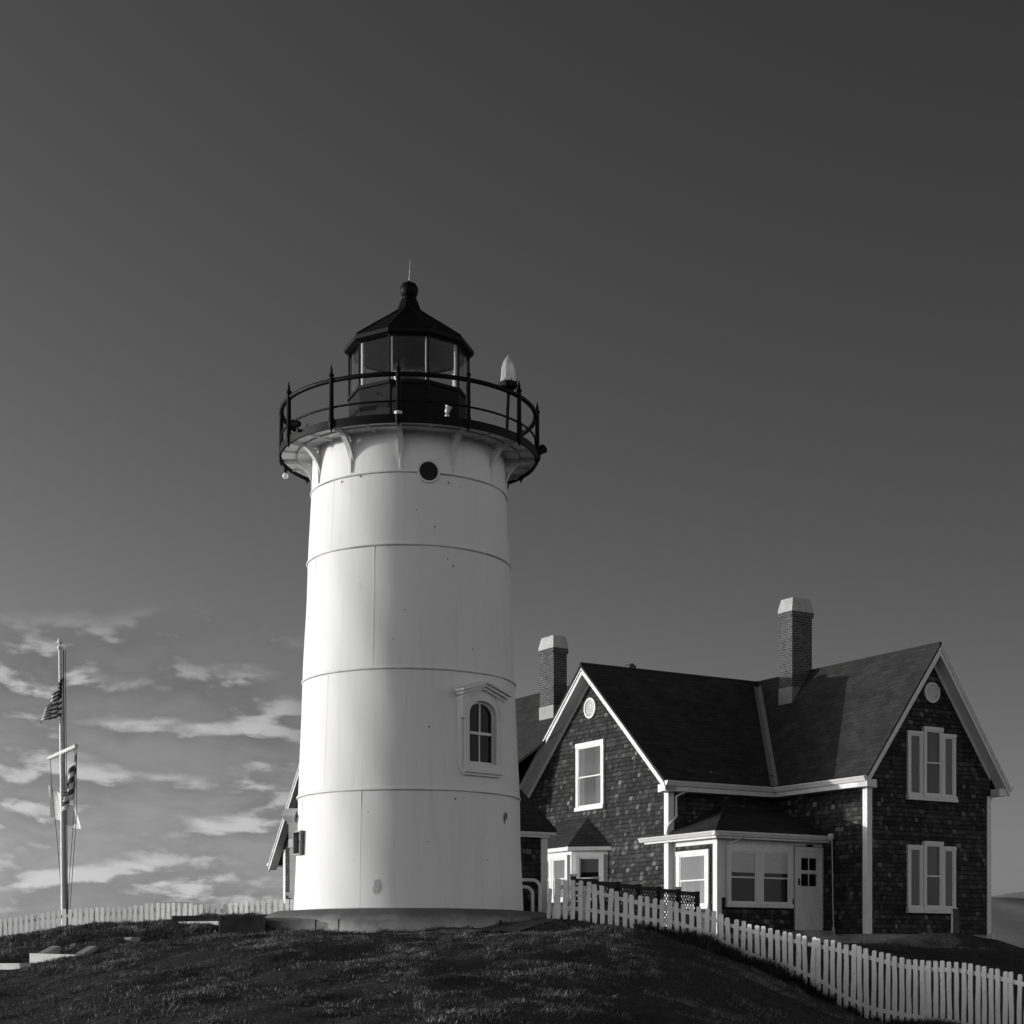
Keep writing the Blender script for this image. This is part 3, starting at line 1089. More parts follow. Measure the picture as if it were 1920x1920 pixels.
def shingles(m, F, a0, a1, z0, z1, lo=None, hi=None, row=.125):
    """courses of individually weathered shingles; lo/hi give the wall's limits at a height"""
    z = z0
    c = 0
    while z < z1 - .02:
        zt = min(z + row, z1)
        zm = z + row * .5
        l = lo(zm) if lo else a0
        h = hi(zm) if hi else a1
        crs = random.uniform(.75, 1.3)
        if h - l > .03:
            x = l - random.random() * .08
            while x < h:
                w = random.uniform(.075, .17)
                xa, xb = max(x + .0008, l), min(x + w - .0008, h)
                x += w
                if xb - xa < .012:
                    continue
                r = random.random()
                tone = .031 * math.exp(random.gauss(0, .34)) * crs
                if r > .84: tone *= random.uniform(1.4, 2.4)
                if r > .965: tone = random.uniform(.10, .19)
                dz = random.uniform(-.016, .010)
                d1 = .026 + random.uniform(0, .009); d0 = .004
                zb_ = z + dz
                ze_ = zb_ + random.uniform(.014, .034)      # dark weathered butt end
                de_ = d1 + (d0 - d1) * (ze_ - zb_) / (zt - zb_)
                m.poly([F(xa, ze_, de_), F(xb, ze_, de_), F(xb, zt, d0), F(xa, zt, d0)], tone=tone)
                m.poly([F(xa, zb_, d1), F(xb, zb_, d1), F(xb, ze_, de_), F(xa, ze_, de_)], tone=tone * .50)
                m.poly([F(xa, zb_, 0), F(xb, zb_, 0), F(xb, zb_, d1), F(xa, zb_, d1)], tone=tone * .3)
                m.poly([F(xa, zb_, 0), F(xa, zb_, d1), F(xa, zt, d0)], tone=tone)
                m.poly([F(xb, zb_, d1), F(xb, zb_, 0), F(xb, zt, d0)], tone=tone)
        z += row
        c += 1


RT = .12    # roof build-up
walls = MB()
# right wing, gable toward the lawn
F = facing('v', 0, -1)
um = Wd / 2
top = lambda u: ZR - RT - .02 - kR * abs(u - um)
shingles(walls, F, 0, Wd, ZB, ZR - .2, lambda z: max(0, um - (ZR - RT - z) / kR), lambda z: min(Wd, um + (ZR - RT - z) / kR))
walls.poly([F(0, ZB, 0), F(Wd, ZB, 0), F(Wd, top(Wd), 0), F(um, top(um), 0), F(0, top(0), 0)], tone=.03)
F = facing('u', 0, -1)
shingles(walls, F, 0, VF, ZB, top(0))
walls.poly([F(0, ZB, 0), F(VF, ZB, 0), F(VF, top(0), 0), F(0, top(0), 0)], tone=.03)
F = facing('u', Wd, 1)
shingles(walls, F, 0, VB, ZB, top(0))
walls.poly([F(0, ZB, 0), F(VB, ZB, 0), F(VB, top(0), 0), F(0, top(0), 0)], tone=.03)
F = facing('v', VB, 1)
walls.poly([F(UL, ZB, 0), F(Wd, ZB, 0), F(Wd, top(0), 0), F(um, top(um), 0), F(0, top(0), 0), F(UL, top(0), 0)], tone=.03)
# left wing
F = facing('v', VF, -1)
shingles(walls, F, UL, 0, ZB, top(0))
walls.poly([F(UL, ZB, 0), F(0, ZB, 0), F(0, top(0), 0), F(UL, top(0), 0)], tone=.03)
F = facing('u', UL, -1)
topL = lambda v: ZR - RT - .02 - kL * abs(v - S_)
shingles(walls, F, VF, VB, ZB, ZR - .2, lambda z: max(VF, S_ - (ZR - RT - z) / kL), lambda z: min(VB, S_ + (ZR - RT - z) / kL))
walls.poly([F(VF, ZB, 0), F(VB, ZB, 0), F(VB, topL(VB), 0), F(S_, topL(S_), 0), F(VF, topL(VF), 0)], tone=.03)
walls.build('wall', SIDING, HO)

fd = MB()
fd.box(.06, .05, ZF, Wd - .06, VB - .05, ZB, HW)
fd.box(UL + .06, VF + .05, ZF, .06, VB - .05, ZB - .003, HW)
fd.build('foundation', CONC, HO)


def slab(m, pts, th, e1, e2):
    """roof plane with thickness; uv in metres along e1 (eave) and e2 (slope) of world points"""
    P = [Vector(HW(*q)) for q in pts]
    a_ = (Vector(HW(*e1[1])) - Vector(HW(*e1[0]))).normalized()
    nrm = (P[1] - P[0]).cross(P[2] - P[0]).normalized()
    b_ = nrm.cross(a_).normalized()
    uvf = lambda q: (q.dot(a_), q.dot(b_))
    m.poly(P, uv=[uvf(q) for q in P])
    L = [q - Vector((0, 0, th)) for q in P]
    m.poly(L[::-1], uv=[(0, 0)] * len(L))
    n = len(P)
    for k in range(n):
        j = (k + 1) % n
        m.poly([P[k], P[j], L[j], L[k]], uv=[(.01, .01)] * 4)


rf = MB()
uL0 = UL - Oh
J_ = (um, S_, ZR)
X1 = ((0, 0, 0), (0, 1, 0)); X2 = ((0, 0, 0), (1, 0, 0))
slab(rf, [(um, -Oh, ZR), J_, (-Ev, S_ - H_, ZE), (-Ev, -Oh, ZE)], .08, X1, X1)
slab(rf, [J_, (um, VB + Oh, ZR), (-Ev, VB + Oh, ZE), (-Ev, S_ + H_, ZE)], .08, X1, X1)
slab(rf, [(um, -Oh, ZR), (um, VB + Oh, ZR), (Wd + Ev, VB + Oh, ZE), (Wd + Ev, -Oh, ZE)], .08, X1, X1)
slab(rf, [(uL0 - .06, S_, ZR), J_, (-Ev, S_ - H_, ZE), (uL0, S_ - H_, ZE)], .08, X2, X2)
slab(rf, [(uL0 - .06, S_, ZR), J_, (-Ev, S_ + H_, ZE), (uL0, S_ + H_, ZE)], .08, X2, X2)
# back wing behind the left gable
BU, BH, BZ = -2.4, 3.4, 8.62
kB = (BZ - ZE) / BH
slab(rf, [(BU, S_, BZ), (BU, 18.0, BZ), (BU - BH, 18.0, ZE), (BU - BH, VB + .1, ZE), (BU - .35, S_ + .3, BZ - .39)], .08, X1, X1)
slab(rf, [(BU, S_, BZ), (BU, 18.0, BZ), (BU + BH, 18.0, ZE), (BU + BH, VB - .2, ZE)], .08, X1, X1)
roof = rf.build('roof', ROOF, HO)
bw = MB()
F = facing('u', BU - BH + .4, -1)
shingles(bw, F, VB, 17.6, ZB, ZE - .05)
bw.poly([F(VB, ZB, 0), F(17.6, ZB, 0), F(17.6, ZE + .2, 0), F(VB, ZE + .2, 0)], tone=.03)
F = facing('v', 17.6, 1)
bw.poly([F(BU - BH + .4, ZB, 0), F(BU + BH - .4, ZB, 0), F(BU + BH - .4, ZE + .2, 0), F(BU, BZ - .1, 0), F(BU - BH + .4, ZE + .2, 0)], tone=.03)
F = facing('u', BU + BH - .4, 1)
bw.poly([F(VB, ZB, 0), F(17.6, ZB, 0), F(17.6, ZE + .2, 0), F(VB, ZE + .2, 0)], tone=.03)
bw.build('back_wing_wall', SIDING, HO)

# ridge caps, valley flashing, ridge vent
cap = MB()
cap.tube([HW(um, -Oh, ZR + .01), HW(um, S_, ZR + .01)], .05, 6)
cap.tube([HW(uL0 - .06, S_, ZR + .01), HW(um, S_, ZR + .01)], .05, 6)
cap.build('ridge_cap', ROOF, roof)
vl = MB()
a_ = Vector(HW(*J_)); b_ = Vector(HW(-Ev, S_ - H_, ZE))
n1 = Vector(HW(um, 0, ZR)) - Vector(HW(-Ev, 0, ZE)); n1.normalize()
n2 = Vector(HW(0, S_, ZR)) - Vector(HW(0, S_ - H_, ZE)); n2.normalize()
a2 = a_ + (b_ - a_) * .05
for nn_, sgn in ((n1, 1), (n2, 1)):
    side = nn_ - (b_ - a_).normalized() * nn_.dot((b_ - a_).normalized())
    side.normalize()
    if nn_ is n2:
        pass
    up = Vector((0, 0, .010))
    vl.poly([a2 + up, b_ + up, b_ + up + side * .13, a2 + up + side * .13])
vl.build('valley_flashing', FLASH, roof)
rv = MB()
uv0 = solve_u(1185, S_)
rv.prism([(uv0 - .14, ZR - .05), (uv0 + .14, ZR - .05), (uv0 + .12, ZR + .12), (uv0, ZR + .19), (uv0 - .12, ZR + .12)], -.15, .15, lambda a_, b_, d_: HW(a_, S_ + .12 + d_, b_))
rv.build('roof_vent', plain('vent_metal', .05, .2, 6), roof)

# rakes: fascia boards, soffits and frieze boards
def rake(axis, pos, out, mid, half, k, z_top, over, endin=0.0):
    """boards of one gable; F maps (along wall, z, outward)"""
    F = facing(axis, pos, -1)
    for sg in (-1, 1):
        rk = MB()
        ze = z_top - k * half
        x0, x1 = mid, mid + sg * half
        # fascia
        t0, t1 = .075, .235 if axis == 'v' else .215
        rk.hexa([F(x0, z_top - t0 - t1 * 1.0, over - .035), F(x1, ze - t0 - t1 * .9, over - .035), F(x1, ze - t0, over - .035), F(x0, z_top - t0, over - .035),
                 F(x0, z_top - t0 - t1 * 1.0, over), F(x1, ze - t0 - t1 * .9, over), F(x1, ze - t0, over), F(x0, z_top - t0, over)])
        # crown strip proud of the fascia
        rk.hexa([F(x0, z_top - t0 - .07, over), F(x1, ze - t0 - .07, over), F(x1, ze - t0, over), F(x0, z_top - t0, over),
                 F(x0, z_top - t0 - .07, over + .03), F(x1, ze - t0 - .07, over + .03), F(x1, ze - t0, over + .03), F(x0, z_top - t0, over + .03)])
        # soffit
        so = .21
        rk.hexa([F(x0, z_top - so - .02, .0), F(x1, ze - so - .02, .0), F(x1, ze - so, .0), F(x0, z_top - so, .0),
                 F(x0, z_top - so - .02, over - .036), F(x1, ze - so - .02, over - .036), F(x1, ze - so, over - .036), F(x0, z_top - so, over - .036)])
        # frieze
        fr_ = .16
        rk.hexa([F(x0, z_top - so - fr_ * 1.2, .0), F(x1 - sg * Ev, z_top - k * (half - Ev) - so - fr_, .0), F(x1 - sg * Ev, z_top - k * (half - Ev) - so - .021, .0), F(x0, z_top - so - .021, .0),
                 F(x0, z_top - so - fr_ * 1.2, .036), F(x1 - sg * Ev, z_top - k * (half - Ev) - so - fr_, .036), F(x1 - sg * Ev, z_top - k * (half - Ev) - so - .021, .036), F(x0, z_top - so - .021, .036)])
        # boxed return at the foot of the rake
        xe, xi = x1, x1 - sg * (Ev - .0)
        rk.hexa([F(xi, ze - .30, .04), F(xe, ze - .26, .04), F(xe, ze - .085, .04), F(xi, ze - .085, .04),
                 F(xi, ze - .30, over - .037), F(xe, ze - .26, over - .037), F(xe, ze - .085, over - .037), F(xi, ze - .085, over - .037)])
        rk.build('rake_board', TRIM, HO)


rake('v', 0, -1, um, Wd / 2 + Ev, kR, ZR, Oh)
rake('u', UL, -1, S_, H_, kL, ZR, Oh)
# eaves: soffit, fascia and gutter
gt = MB()


def gutter(m, p0, p1, outv, zt, h=.13, w=.13):
    """p0,p1 (u,v) along the eave, outv (du,dv) outward"""
    a0 = (p0[0], p0[1]); a1 = (p1[0], p1[1])
    def P(q, o, z): return HW(q[0] + outv[0] * o, q[1] + outv[1] * o, z)
    prof = [(0, zt), (w, zt), (w + .015, zt - .03), (w - .01, zt - .06), (w - .05, zt - h), (0, zt - h)]
    i = len(m.v)
    for q in (a0, a1):
        m.v += [P(q, o, z) for o, z in prof]
    n = len(prof)
    for k in range(n):
        j = (k + 1) % n
        m.f.append((i + k, i + j, i + n + j, i + n + k))
    m.f.append(tuple(i + k for k in range(n))); m.f.append(tuple(i + n + k for k in range(n)))


ZG = ZE - .01
gutter(gt, (-Ev + .005, -Oh - .02), (-Ev + .005, S_ - H_), (-1, 0), ZG)
gutter(gt, (uL0 - .01, S_ - H_ + .005), (-Ev - .0, S_ - H_ + .005), (0, -1), ZG)
gutter(gt, (Wd + Ev - .005, -Oh), (Wd + Ev - .005, VB), (1, 0), ZG)
gt.build('gutter', WHITE, HO)
ef = MB()
ef.box(-Ev, -Oh + .04, ZE - .27, -Ev + .03, S_ - H_, ZE - .08, HW)
ef.box(-Ev + .03, -Oh + .04, ZE - .27, 0, S_ - H_, ZE - .25, HW)
ef.box(uL0 + .04, S_ - H_, ZE - .272, -Ev, S_ - H_ + .03, ZE - .082, HW)
ef.box(uL0 + .04, S_ - H_ + .03, ZE - .272, 0, VF, ZE - .252, HW)
ef.box(Wd + Ev - .03, -Oh + .04, ZE - .27, Wd + Ev, VB, ZE - .08, HW)
ef.box(Wd, -Oh + .04, ZE - .27, Wd + Ev - .03, VB, ZE - .25, HW)
ef.build('eave_soffit', TRIM, HO)

# corner boards
def cboard(u, v, su, sv, z0, z1, w=.14):
    cb = MB()
    cb.box(min(u, u - su * w), min(v, v + sv * .036), z0, max(u, u - su * w), max(v, v + sv * .036), z1, HW)
    cb.box(min(u, u + su * .036), min(v + sv * .036, v - sv * w), z0 + .002, max(u, u + su * .036), max(v + sv * .036, v - sv * w), z1 - .002, HW)
    cb.build('corner_board', TRIM, HO)
cboard(0, 0, -1, -1, ZB - .03, ZE - .28)
cboard(Wd, 0, 1, -1, ZB - .03, ZE - .28, .12)
cboard(UL, VF, -1, -1, ZB - .03, ZE - .28, .16)
cboard(UL, VB, -1, 1, ZB - .03, ZE - .28, .16)


def house_window(parent, F, a0, a1, z0, z1, cas=.11, head=.13, sill=.10, kind='dh', blind=.5, curt=True, bmat=None, d=.075):
    """double-hung window; outer casing a0..a1, z0..z1"""
    fr = MB()
    fr.box(a0, z0 + sill, .0, a0 + cas, z1 - head, d, F)
    fr.box(a1 - cas, z0 + sill, .0, a1, z1 - head, d, F)
    fr.box(a0 - .01, z1 - head, .0, a1 + .01, z1, d + .012, F)
    w = fr.build('window', TRIM, parent)
    ia, ib, ic, id_ = a0 + cas, a1 - cas, z0 + sill, z1 - head
    MB().box(a0 - .02, z0, .0, a1 + .02, z0 + sill, d + .035, F).build('sill', TRIM, w)
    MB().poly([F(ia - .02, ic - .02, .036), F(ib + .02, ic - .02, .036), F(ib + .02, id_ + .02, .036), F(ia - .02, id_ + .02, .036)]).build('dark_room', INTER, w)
    sa = MB()
    t_ = .04
    zm = (ic + id_) / 2
    if kind == 'dh':
        sa.box(ia, id_ - t_, .04, ib, id_, d - .012, F).box(ia, zm - .02, .04, ib, zm + .02, d - .008, F)
        sa.box(ia, zm + .02, .04, ia + t_, id_ - t_, d - .012, F).box(ib - t_, zm + .02, .04, ib, id_ - t_, d - .012, F)
        sa.box(ia, ic, .04, ib, ic + t_ * 1.3, d - .02, F)
        sa.box(ia, ic + t_ * 1.3, .04, ia + t_, zm - .02, d - .02, F).box(ib - t_, ic + t_ * 1.3, .04, ib, zm - .02, d - .02, F)
    else:
        sa.box(ia, id_ - t_, .04, ib, id_, d - .012, F).box(ia, ic, .04, ib, ic + t_, d - .012, F)
        sa.box(ia, ic + t_, .04, ia + t_, id_ - t_, d - .012, F).box(ib - t_, ic + t_, .04, ib, id_ - t_, d - .012, F)
    sa.build('sash', WHITE, w)
    gd = .052
    MB().poly([F(ia + .01, ic + .01, gd), F(ib - .01, ic + .01, gd), F(ib - .01, id_ - .01, gd), F(ia + .01, id_ - .01, gd)]).build('pane', PANE, w)
    if blind > 0:
        zb_ = id_ - (id_ - ic) * blind * random.uniform(.88, 1.04)
        MB().poly([F(ia, zb_, .040), F(ib, zb_, .040), F(ib, id_, .040), F(ia, id_, .040)]).build('blind', bmat or BLIND, w)
    if curt:
        cm = MB()
        wd = (ib - ia) * (.5 if kind == 'f' else random.uniform(.14, .26))
        for (x0, x1) in ((ia, ia + wd), (ib - wd, ib)):
            n = 8
            for k in range(n):
                xa = x0 + (x1 - x0) * k / n; xb = x0 + (x1 - x0) * (k + 1) / n
                da = .041 + .009 * (k % 2); db = .041 + .009 * ((k + 1) % 2)
                cm.poly([F(xa, ic, da), F(xb, ic, db), F(xb, id_, db), F(xa, id_, da)])
        cm.build('curtain', CURT, w)
    return w


# lit gable window and round vents
F = facing('u', UL, -1)
va, vb = solve_v(1135, UL), solve_v(1083, UL)
zt_, zb2 = zat(1391, UL, (va + vb) / 2), zat(1519, UL, (va + vb) / 2)
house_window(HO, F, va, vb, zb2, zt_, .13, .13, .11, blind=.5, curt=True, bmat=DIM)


def round_vent(F, a_, z_, r):
    Fv = lambda x, y, d: F(a_ + x, z_ + y, d)
    v_ = MB().strip(circ(r, 32), circ(r - .06, 32), .0, .075, Fv).build('round_vent', WHITE, HO, smooth=40)
    s_ = MB()
    n = 8
    for k in range(n):
        y = -r + .07 + (2 * r - .14) * (k + .5) / n
        hw = math.sqrt(max(.0, (r - .055) ** 2 - y * y))
        s_.hexa([Fv(-hw, y - .02, .055), Fv(hw, y - .02, .055), Fv(hw, y + .025, .03), Fv(-hw, y + .025, .03),
                 Fv(-hw, y - .012, .062), Fv(hw, y - .012, .062), Fv(hw, y + .033, .037), Fv(-hw, y + .033, .037)])
    s_.prism(circ(r - .05, 32), .030, .034, Fv)
    s_.build('louvre', TRIM, v_)


round_vent(F, solve_v(1109, UL), zat(1328, UL, solve_v(1109, UL)), .30)
F = facing('v', 0, -1)
round_vent(F, solve_u(1745, 0), zat(1299, solve_u(1745, 0), 0), .28)

# triple windows on the right gable
for (yt, yb, tops) in ((1364, 1499, (1371, 1364, 1377)), (1578, 1709, (1584, 1578, 1588))):
    u0, u1, u2, u3 = [solve_u(x, 0) for x in (1699, 1729, 1762, 1789)]
    um_ = solve_u(1745, 0)
    zb_ = zat(yb, um_, 0)
    zc = zat((tops[0] + tops[2]) / 2, um_, 0)
    zm_ = zat(yt, um_, 0)
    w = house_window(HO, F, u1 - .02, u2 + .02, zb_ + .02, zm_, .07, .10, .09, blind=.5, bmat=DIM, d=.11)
    w2 = house_window(HO, F, u0, u1 - .022, zb_ + .023, zc, .09, .09, .09, kind='f', blind=0, curt=True)
    w3 = house_window(HO, F, u2 + .022, u3, zb_ + .023, zc, .09, .09, .09, kind='f', blind=0, curt=True)
    MB().box(u0 - .02, zb_ - .05, .0, u3 + .03, zb_ + .02, .13, F).build('apron', TRIM, w)

# bay window on the lit gable
ba = MB(); bv0 = 6.55; bd = .77; bv1 = 10.0
ZBE = 3.33
plan = [(UL, bv0), (UL - bd, bv0 + bd), (UL - bd, bv1 - bd), (UL, bv1)]
for k in range(3):
    (ua, va_), (ub, vb_) = plan[k], plan[k + 1]
    ba.hexa([HW(ua, va_, ZB), HW(ub, vb_, ZB), HW(ub + .05, vb_, ZB), HW(ua + .05, va_, ZB),
             HW(ua, va_, ZBE - .02), HW(ub, vb_, ZBE - .02), HW(ub + .05, vb_, ZBE - .02), HW(ua + .05, va_, ZBE - .02)])
bay = ba.build('bay_window', TRIM, HO)


def plan_frame(p, q):
    d = Vector((q[0] - p[0], q[1] - p[1]))
    L = d.length
    d.normalize()
    n = Vector((-d.y, d.x))
    if n.x > 0 or (abs(n.x) < 1e-6 and n.y > 0):
        n = -n
    return L, lambda a_, b_, dd: HW(p[0] + d.x * a_ + n.x * dd, p[1] + d.y * a_ + n.y * dd, b_)


sd = MB()
for k in range(3):
    L, Fk = plan_frame(plan[k], plan[k + 1])
    shingles(sd, Fk, .02, L - .02, ZB, 1.75)
sd.build('siding', SIDING, bay)
for k in range(3):
    L, Fk = plan_frame(plan[k], plan[k + 1])
    if k == 1:
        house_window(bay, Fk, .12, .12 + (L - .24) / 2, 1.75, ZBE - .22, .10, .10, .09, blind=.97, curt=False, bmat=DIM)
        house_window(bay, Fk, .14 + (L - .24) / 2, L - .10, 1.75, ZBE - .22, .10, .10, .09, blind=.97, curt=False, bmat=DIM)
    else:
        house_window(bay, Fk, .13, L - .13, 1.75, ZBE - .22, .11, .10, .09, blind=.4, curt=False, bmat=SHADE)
cr = MB()
ov = .17
pe = [(UL, bv0 - ov), (UL - bd - ov, bv0 + bd - .07), (UL - bd - ov, bv1 - bd + .07), (UL, bv1 + ov)]
for k in range(3):
    (ua, va_), (ub, vb_) = pe[k], pe[k + 1]
    cr.hexa([HW(ua, va_, ZBE - .12), HW(ub, vb_, ZBE - .12), HW(ub + .05, vb_, ZBE - .12), HW(ua + .05, va_, ZBE - .12),
             HW(ua, va_, ZBE), HW(ub, vb_, ZBE), HW(ub + .05, vb_, ZBE), HW(ua + .05, va_, ZBE)])
cr.poly([HW(u, v, ZBE - .11) for u, v in pe])
cr.build('cornice', TRIM, bay)
br_ = MB()
tp = [(UL, bv0 + 1.05, 4.25), (UL, bv1 - 1.05, 4.25)]
slab(br_, [(UL, bv0 - ov, ZBE + .02), (UL - bd - ov, bv0 + bd - .07, ZBE + .02), tp[0]], .03, ((0, 0, 0), (1, -1, 0)), X1)
slab(br_, [(UL - bd - ov, bv0 + bd - .07, ZBE + .02), (UL - bd - ov, bv1 - bd + .07, ZBE + .02), tp[1], tp[0]], .03, X1, X1)
slab(br_, [(UL - bd - ov, bv1 - bd + .07, ZBE + .02), (UL, bv1 + ov, ZBE + .02), tp[1]], .03, X1, X1)
br_.build('roof', ROOF, bay)

# enclosed porch in the corner of the two wings
PU, PV, ZP = -3.63, 1.78, 3.43
pm = MB()
Fa = facing('v', PV, -1); Fb = facing('u', PU, -1)
pm.poly([Fa(PU, ZB, 0), Fa(0, ZB, 0), Fa(0, ZP - .05, 0), Fa(PU, ZP - .05, 0)], tone=.03)
pm.poly([Fb(PV, ZB, 0), Fb(VF, ZB, 0), Fb(VF, ZP - .05, 0), Fb(PV, ZP - .05, 0)], tone=.03)
shingles(pm, Fa, PU, 0, ZB, 1.75)
shingles(pm, Fb, PV, VF, ZB, ZP - .1)
porch = pm.build('porch', SIDING, HO)
MB().box(PU + .04, PV + .04, ZF, .0, VF, ZB - .002, HW).build('porch_base', CONC, porch)
pt = MB()
pt.box(PU, 1.72, .0, -1.04, 3.36, .030, Fa)          # painted panel behind the front windows
pt.box(PU - .01, 3.16, .031, 0, 3.36, .05, Fa)
pt.box(PU - .036, ZB - .03, .0311, PU + .11, 3.158, .052, Fa)
pt.box(PV - .05, ZB - .03, .0, PV + .13, 3.36, .04, Fb)
pt.box(VF - .14, ZB - .03, .0, VF, 3.36, .038, Fb)
pt.box(PV + .13, 3.14, .0, VF - .14, 3.36, .036, Fb)
pt.build('porch_trim', TRIM, porch)
u0, u1, u2 = solve_u(1359, PV), solve_u(1420, PV), solve_u(1481, PV)
z0_, z1_ = zat(1702, u1, PV), zat(1590, u1, PV)
Fw = lambda a_, b_, d_: Fa(a_, b_, d_ + .03)
house_window(porch, Fw, u0, u1 - .004, z0_, z1_, .11, .11, .11, blind=.42, curt=False)
house_window(porch, Fw, u1 + .004, u2, z0_, z1_, .11, .11, .11, blind=.44, curt=False)
va, vb = solve_v(1333, PU), solve_v(1268, PU)
house_window(porch, Fb, va + .02, vb - .08, zat(1704, PU, va), zat(1592, PU, va), .15, .12, .10, blind=.5, curt=True, bmat=DIM)
# door
du0, du1 = solve_u(1488, PV), solve_u(1541, PV)
dz0, dz1 = .88, zat(1597, (du0 + du1) / 2, PV)
fr = MB().box(du0, dz0, .0, du0 + .09, dz1, .07, Fa).box(du1 - .09, dz0, .0, du1 - .003, dz1, .07, Fa).box(du0, dz1, .0, du1 - .003, dz1 + .12, .075, Fa)
door = fr.build('door_frame', TRIM, porch)
ia, ib = du0 + .09, du1 - .09
dl = MB()
wz0, wz1 = dz0 + (dz1 - dz0) * .56, dz1 - .14
dl.box(ia, dz0, .0, ib, wz0, .045, Fa).box(ia, wz1, .0, ib, dz1, .045, Fa)
dl.box(ia, wz0, .0, ia + .14, wz1, .045, Fa).box(ib - .14, wz0, .0, ib, wz1, .045, Fa)
mid = (ia + ib) / 2
dl.box(mid - .012, wz0, .02, mid + .012, wz1, .04, Fa)
dl.box(ia + .14, (wz0 + wz1) / 2 - .03, .0, ib - .14, (wz0 + wz1) / 2 + .03, .046, Fa)
for zc_ in (wz1, (wz0 + wz1) / 2 - .03):
    n = 6
    for k in range(n):
        x = ia + .14 + (ib - ia - .28) * (k + .5) / n
        dl.prism([(x + .045 * math.cos(PI * j / 6), zc_ - .045 * math.sin(PI * j / 6)) for j in range(7)], .01, .043, Fa)
dl.box(ia + .06, dz0 + .10, .045, ib - .06, dz0 + .12, .052, Fa).box(ia + .06, wz0 - .12, .045, ib - .06, wz0 - .10, .052, Fa)
dl.box(ia + .06, dz0 + .12, .045, ia + .08, wz0 - .12, .052, Fa).box(ib - .08, dz0 + .12, .045, ib - .06, wz0 - .12, .052, Fa)
dleaf = dl.build('door', TRIM, porch)
MB().box(ia + .13, wz0 - .01, .008, ib - .13, wz1 + .01, .014, Fa).build('pane', DGLASS, dleaf)
MB().box(ia + .03, wz0 + .02, .045, ia + .06, wz0 + .20, .085, Fa).box(ia + .02, wz0 + .10, .07, ia + .12, wz0 + .125, .10, Fa).build('handle', BLACK, dleaf)
MB().box(mid - .09, dz1 + .13, .05, mid + .12, dz1 + .19, .08, Fa).build('door_plate', BLACK, porch)
st = MB().box(du0 - .1, PV - 1.0, .35, du1 + .1, PV, .70, HW).box(du0 - .1, PV - .55, .70, du1 + .1, PV - .002, .86, HW)
st.build('door_step', CONC, porch)
# porch roof
eu, ev = PU - .32, PV - .36
hipt = (-2.0, VF - .15, 4.33)
pr = MB()
slab(pr, [(eu, ev, ZP), (0, ev, ZP), (0, VF - .15, 4.33), hipt], .06, X2, X2)
slab(pr, [(eu, ev, ZP), hipt, (-2.0, VF, 4.33), (-2.0, VF, 4.33 - .001), (UL + .02, VF, ZP + .13), (UL - .0, 4.65, ZP + .06), (eu, 4.65, ZP)], .06, X1, X1)
pr.poly([HW(0, VF - .15, 4.33), HW(0, VF, 4.33), HW(-2, VF, 4.33), HW(-2, VF - .15, 4.33)], uv=[(0, 0), (1, 0), (1, .1), (0, .1)])
pr.tube([HW(eu, ev, ZP + .02), HW(hipt[0], hipt[1], hipt[2] + .02)], .035, 6)
proof = pr.build('porch_roof', ROOF, porch)
pg = MB()
gutter(pg, (eu - .005, ev - .13), (eu - .005, 4.72), (-1, 0), ZP, .12, .12)
gutter(pg, (eu - .125, ev - .005), (.0, ev - .005), (0, -1), ZP + .002, .12, .12)
pg.build('gutter', WHITE, porch)
ps = MB().box(eu, ev, ZP - .17, 0, PV - .055, ZP - .065, HW).box(eu, PV - .05, ZP - .171, PU - .045, 4.6, ZP - .066, HW)
ps.build('porch_soffit', TRIM, porch)

# downspouts
def spout(pts, r=.035, parent=HO, name='downspout'):
    MB().tube([HW(*p) for p in pts], r, 8).build(name, WHITE, parent, smooth=50)


spout([(UL + .46, S_ - H_ - .06, ZE - .12), (UL + .42, S_ - H_ + .0, ZE - .22), (UL + .20, VF - .08, ZE - .38), (UL + .20, VF - .08, 3.98), (UL - .08, VF - .10, 3.70), (UL - .16, VF - .14, 3.50), (UL - .17, VF - .16, 3.42)])
spout([(PU + .62, ev - .08, ZP - .10), (PU + .55, ev + .05, ZP - .16), (PU + .24, PV - .10, ZP - .32)], .032)
spout([(Wd + Ev + .05, .3, ZE - .12), (Wd + .12, .1, ZE - .45), (Wd + .08, .1, .9)])
spout([(Wd + .02, -.10, .82), (Wd + .04, -.12, .60), (Wd + .14, -.22, .52)], .04)

# lamp cluster and cable on the right wing's side wall
Fc = facing('u', 0, -1)
lc = MB()
vc = PV - .42
lc.box(vc - .08, 3.36, .03, vc + .05, 3.50, .10, Fc)
for dv_, dz_ in ((-.12, -.05), (.07, -.06)):
    p0 = Vector(Fc(vc, 3.45, .08)); p1 = Vector(Fc(vc + dv_, 3.42 + dz_, .20))
    lc.tube([p0, p1], .03, 8, r1=.055)
lc.build('spotlight', WHITE, HO, smooth=40)
MB().tube([Fc(vc - .05, 3.36, .06), Fc(vc - .06, 2.4, .05), Fc(vc - .10, 1.2, .06), Fc(vc - .10, .95, .05)], .014, 6).tube([Fc(vc - .10, .95, .05), Fc(vc - .10, .55, .05)], .035, 6).build('cable', WHITE, HO)

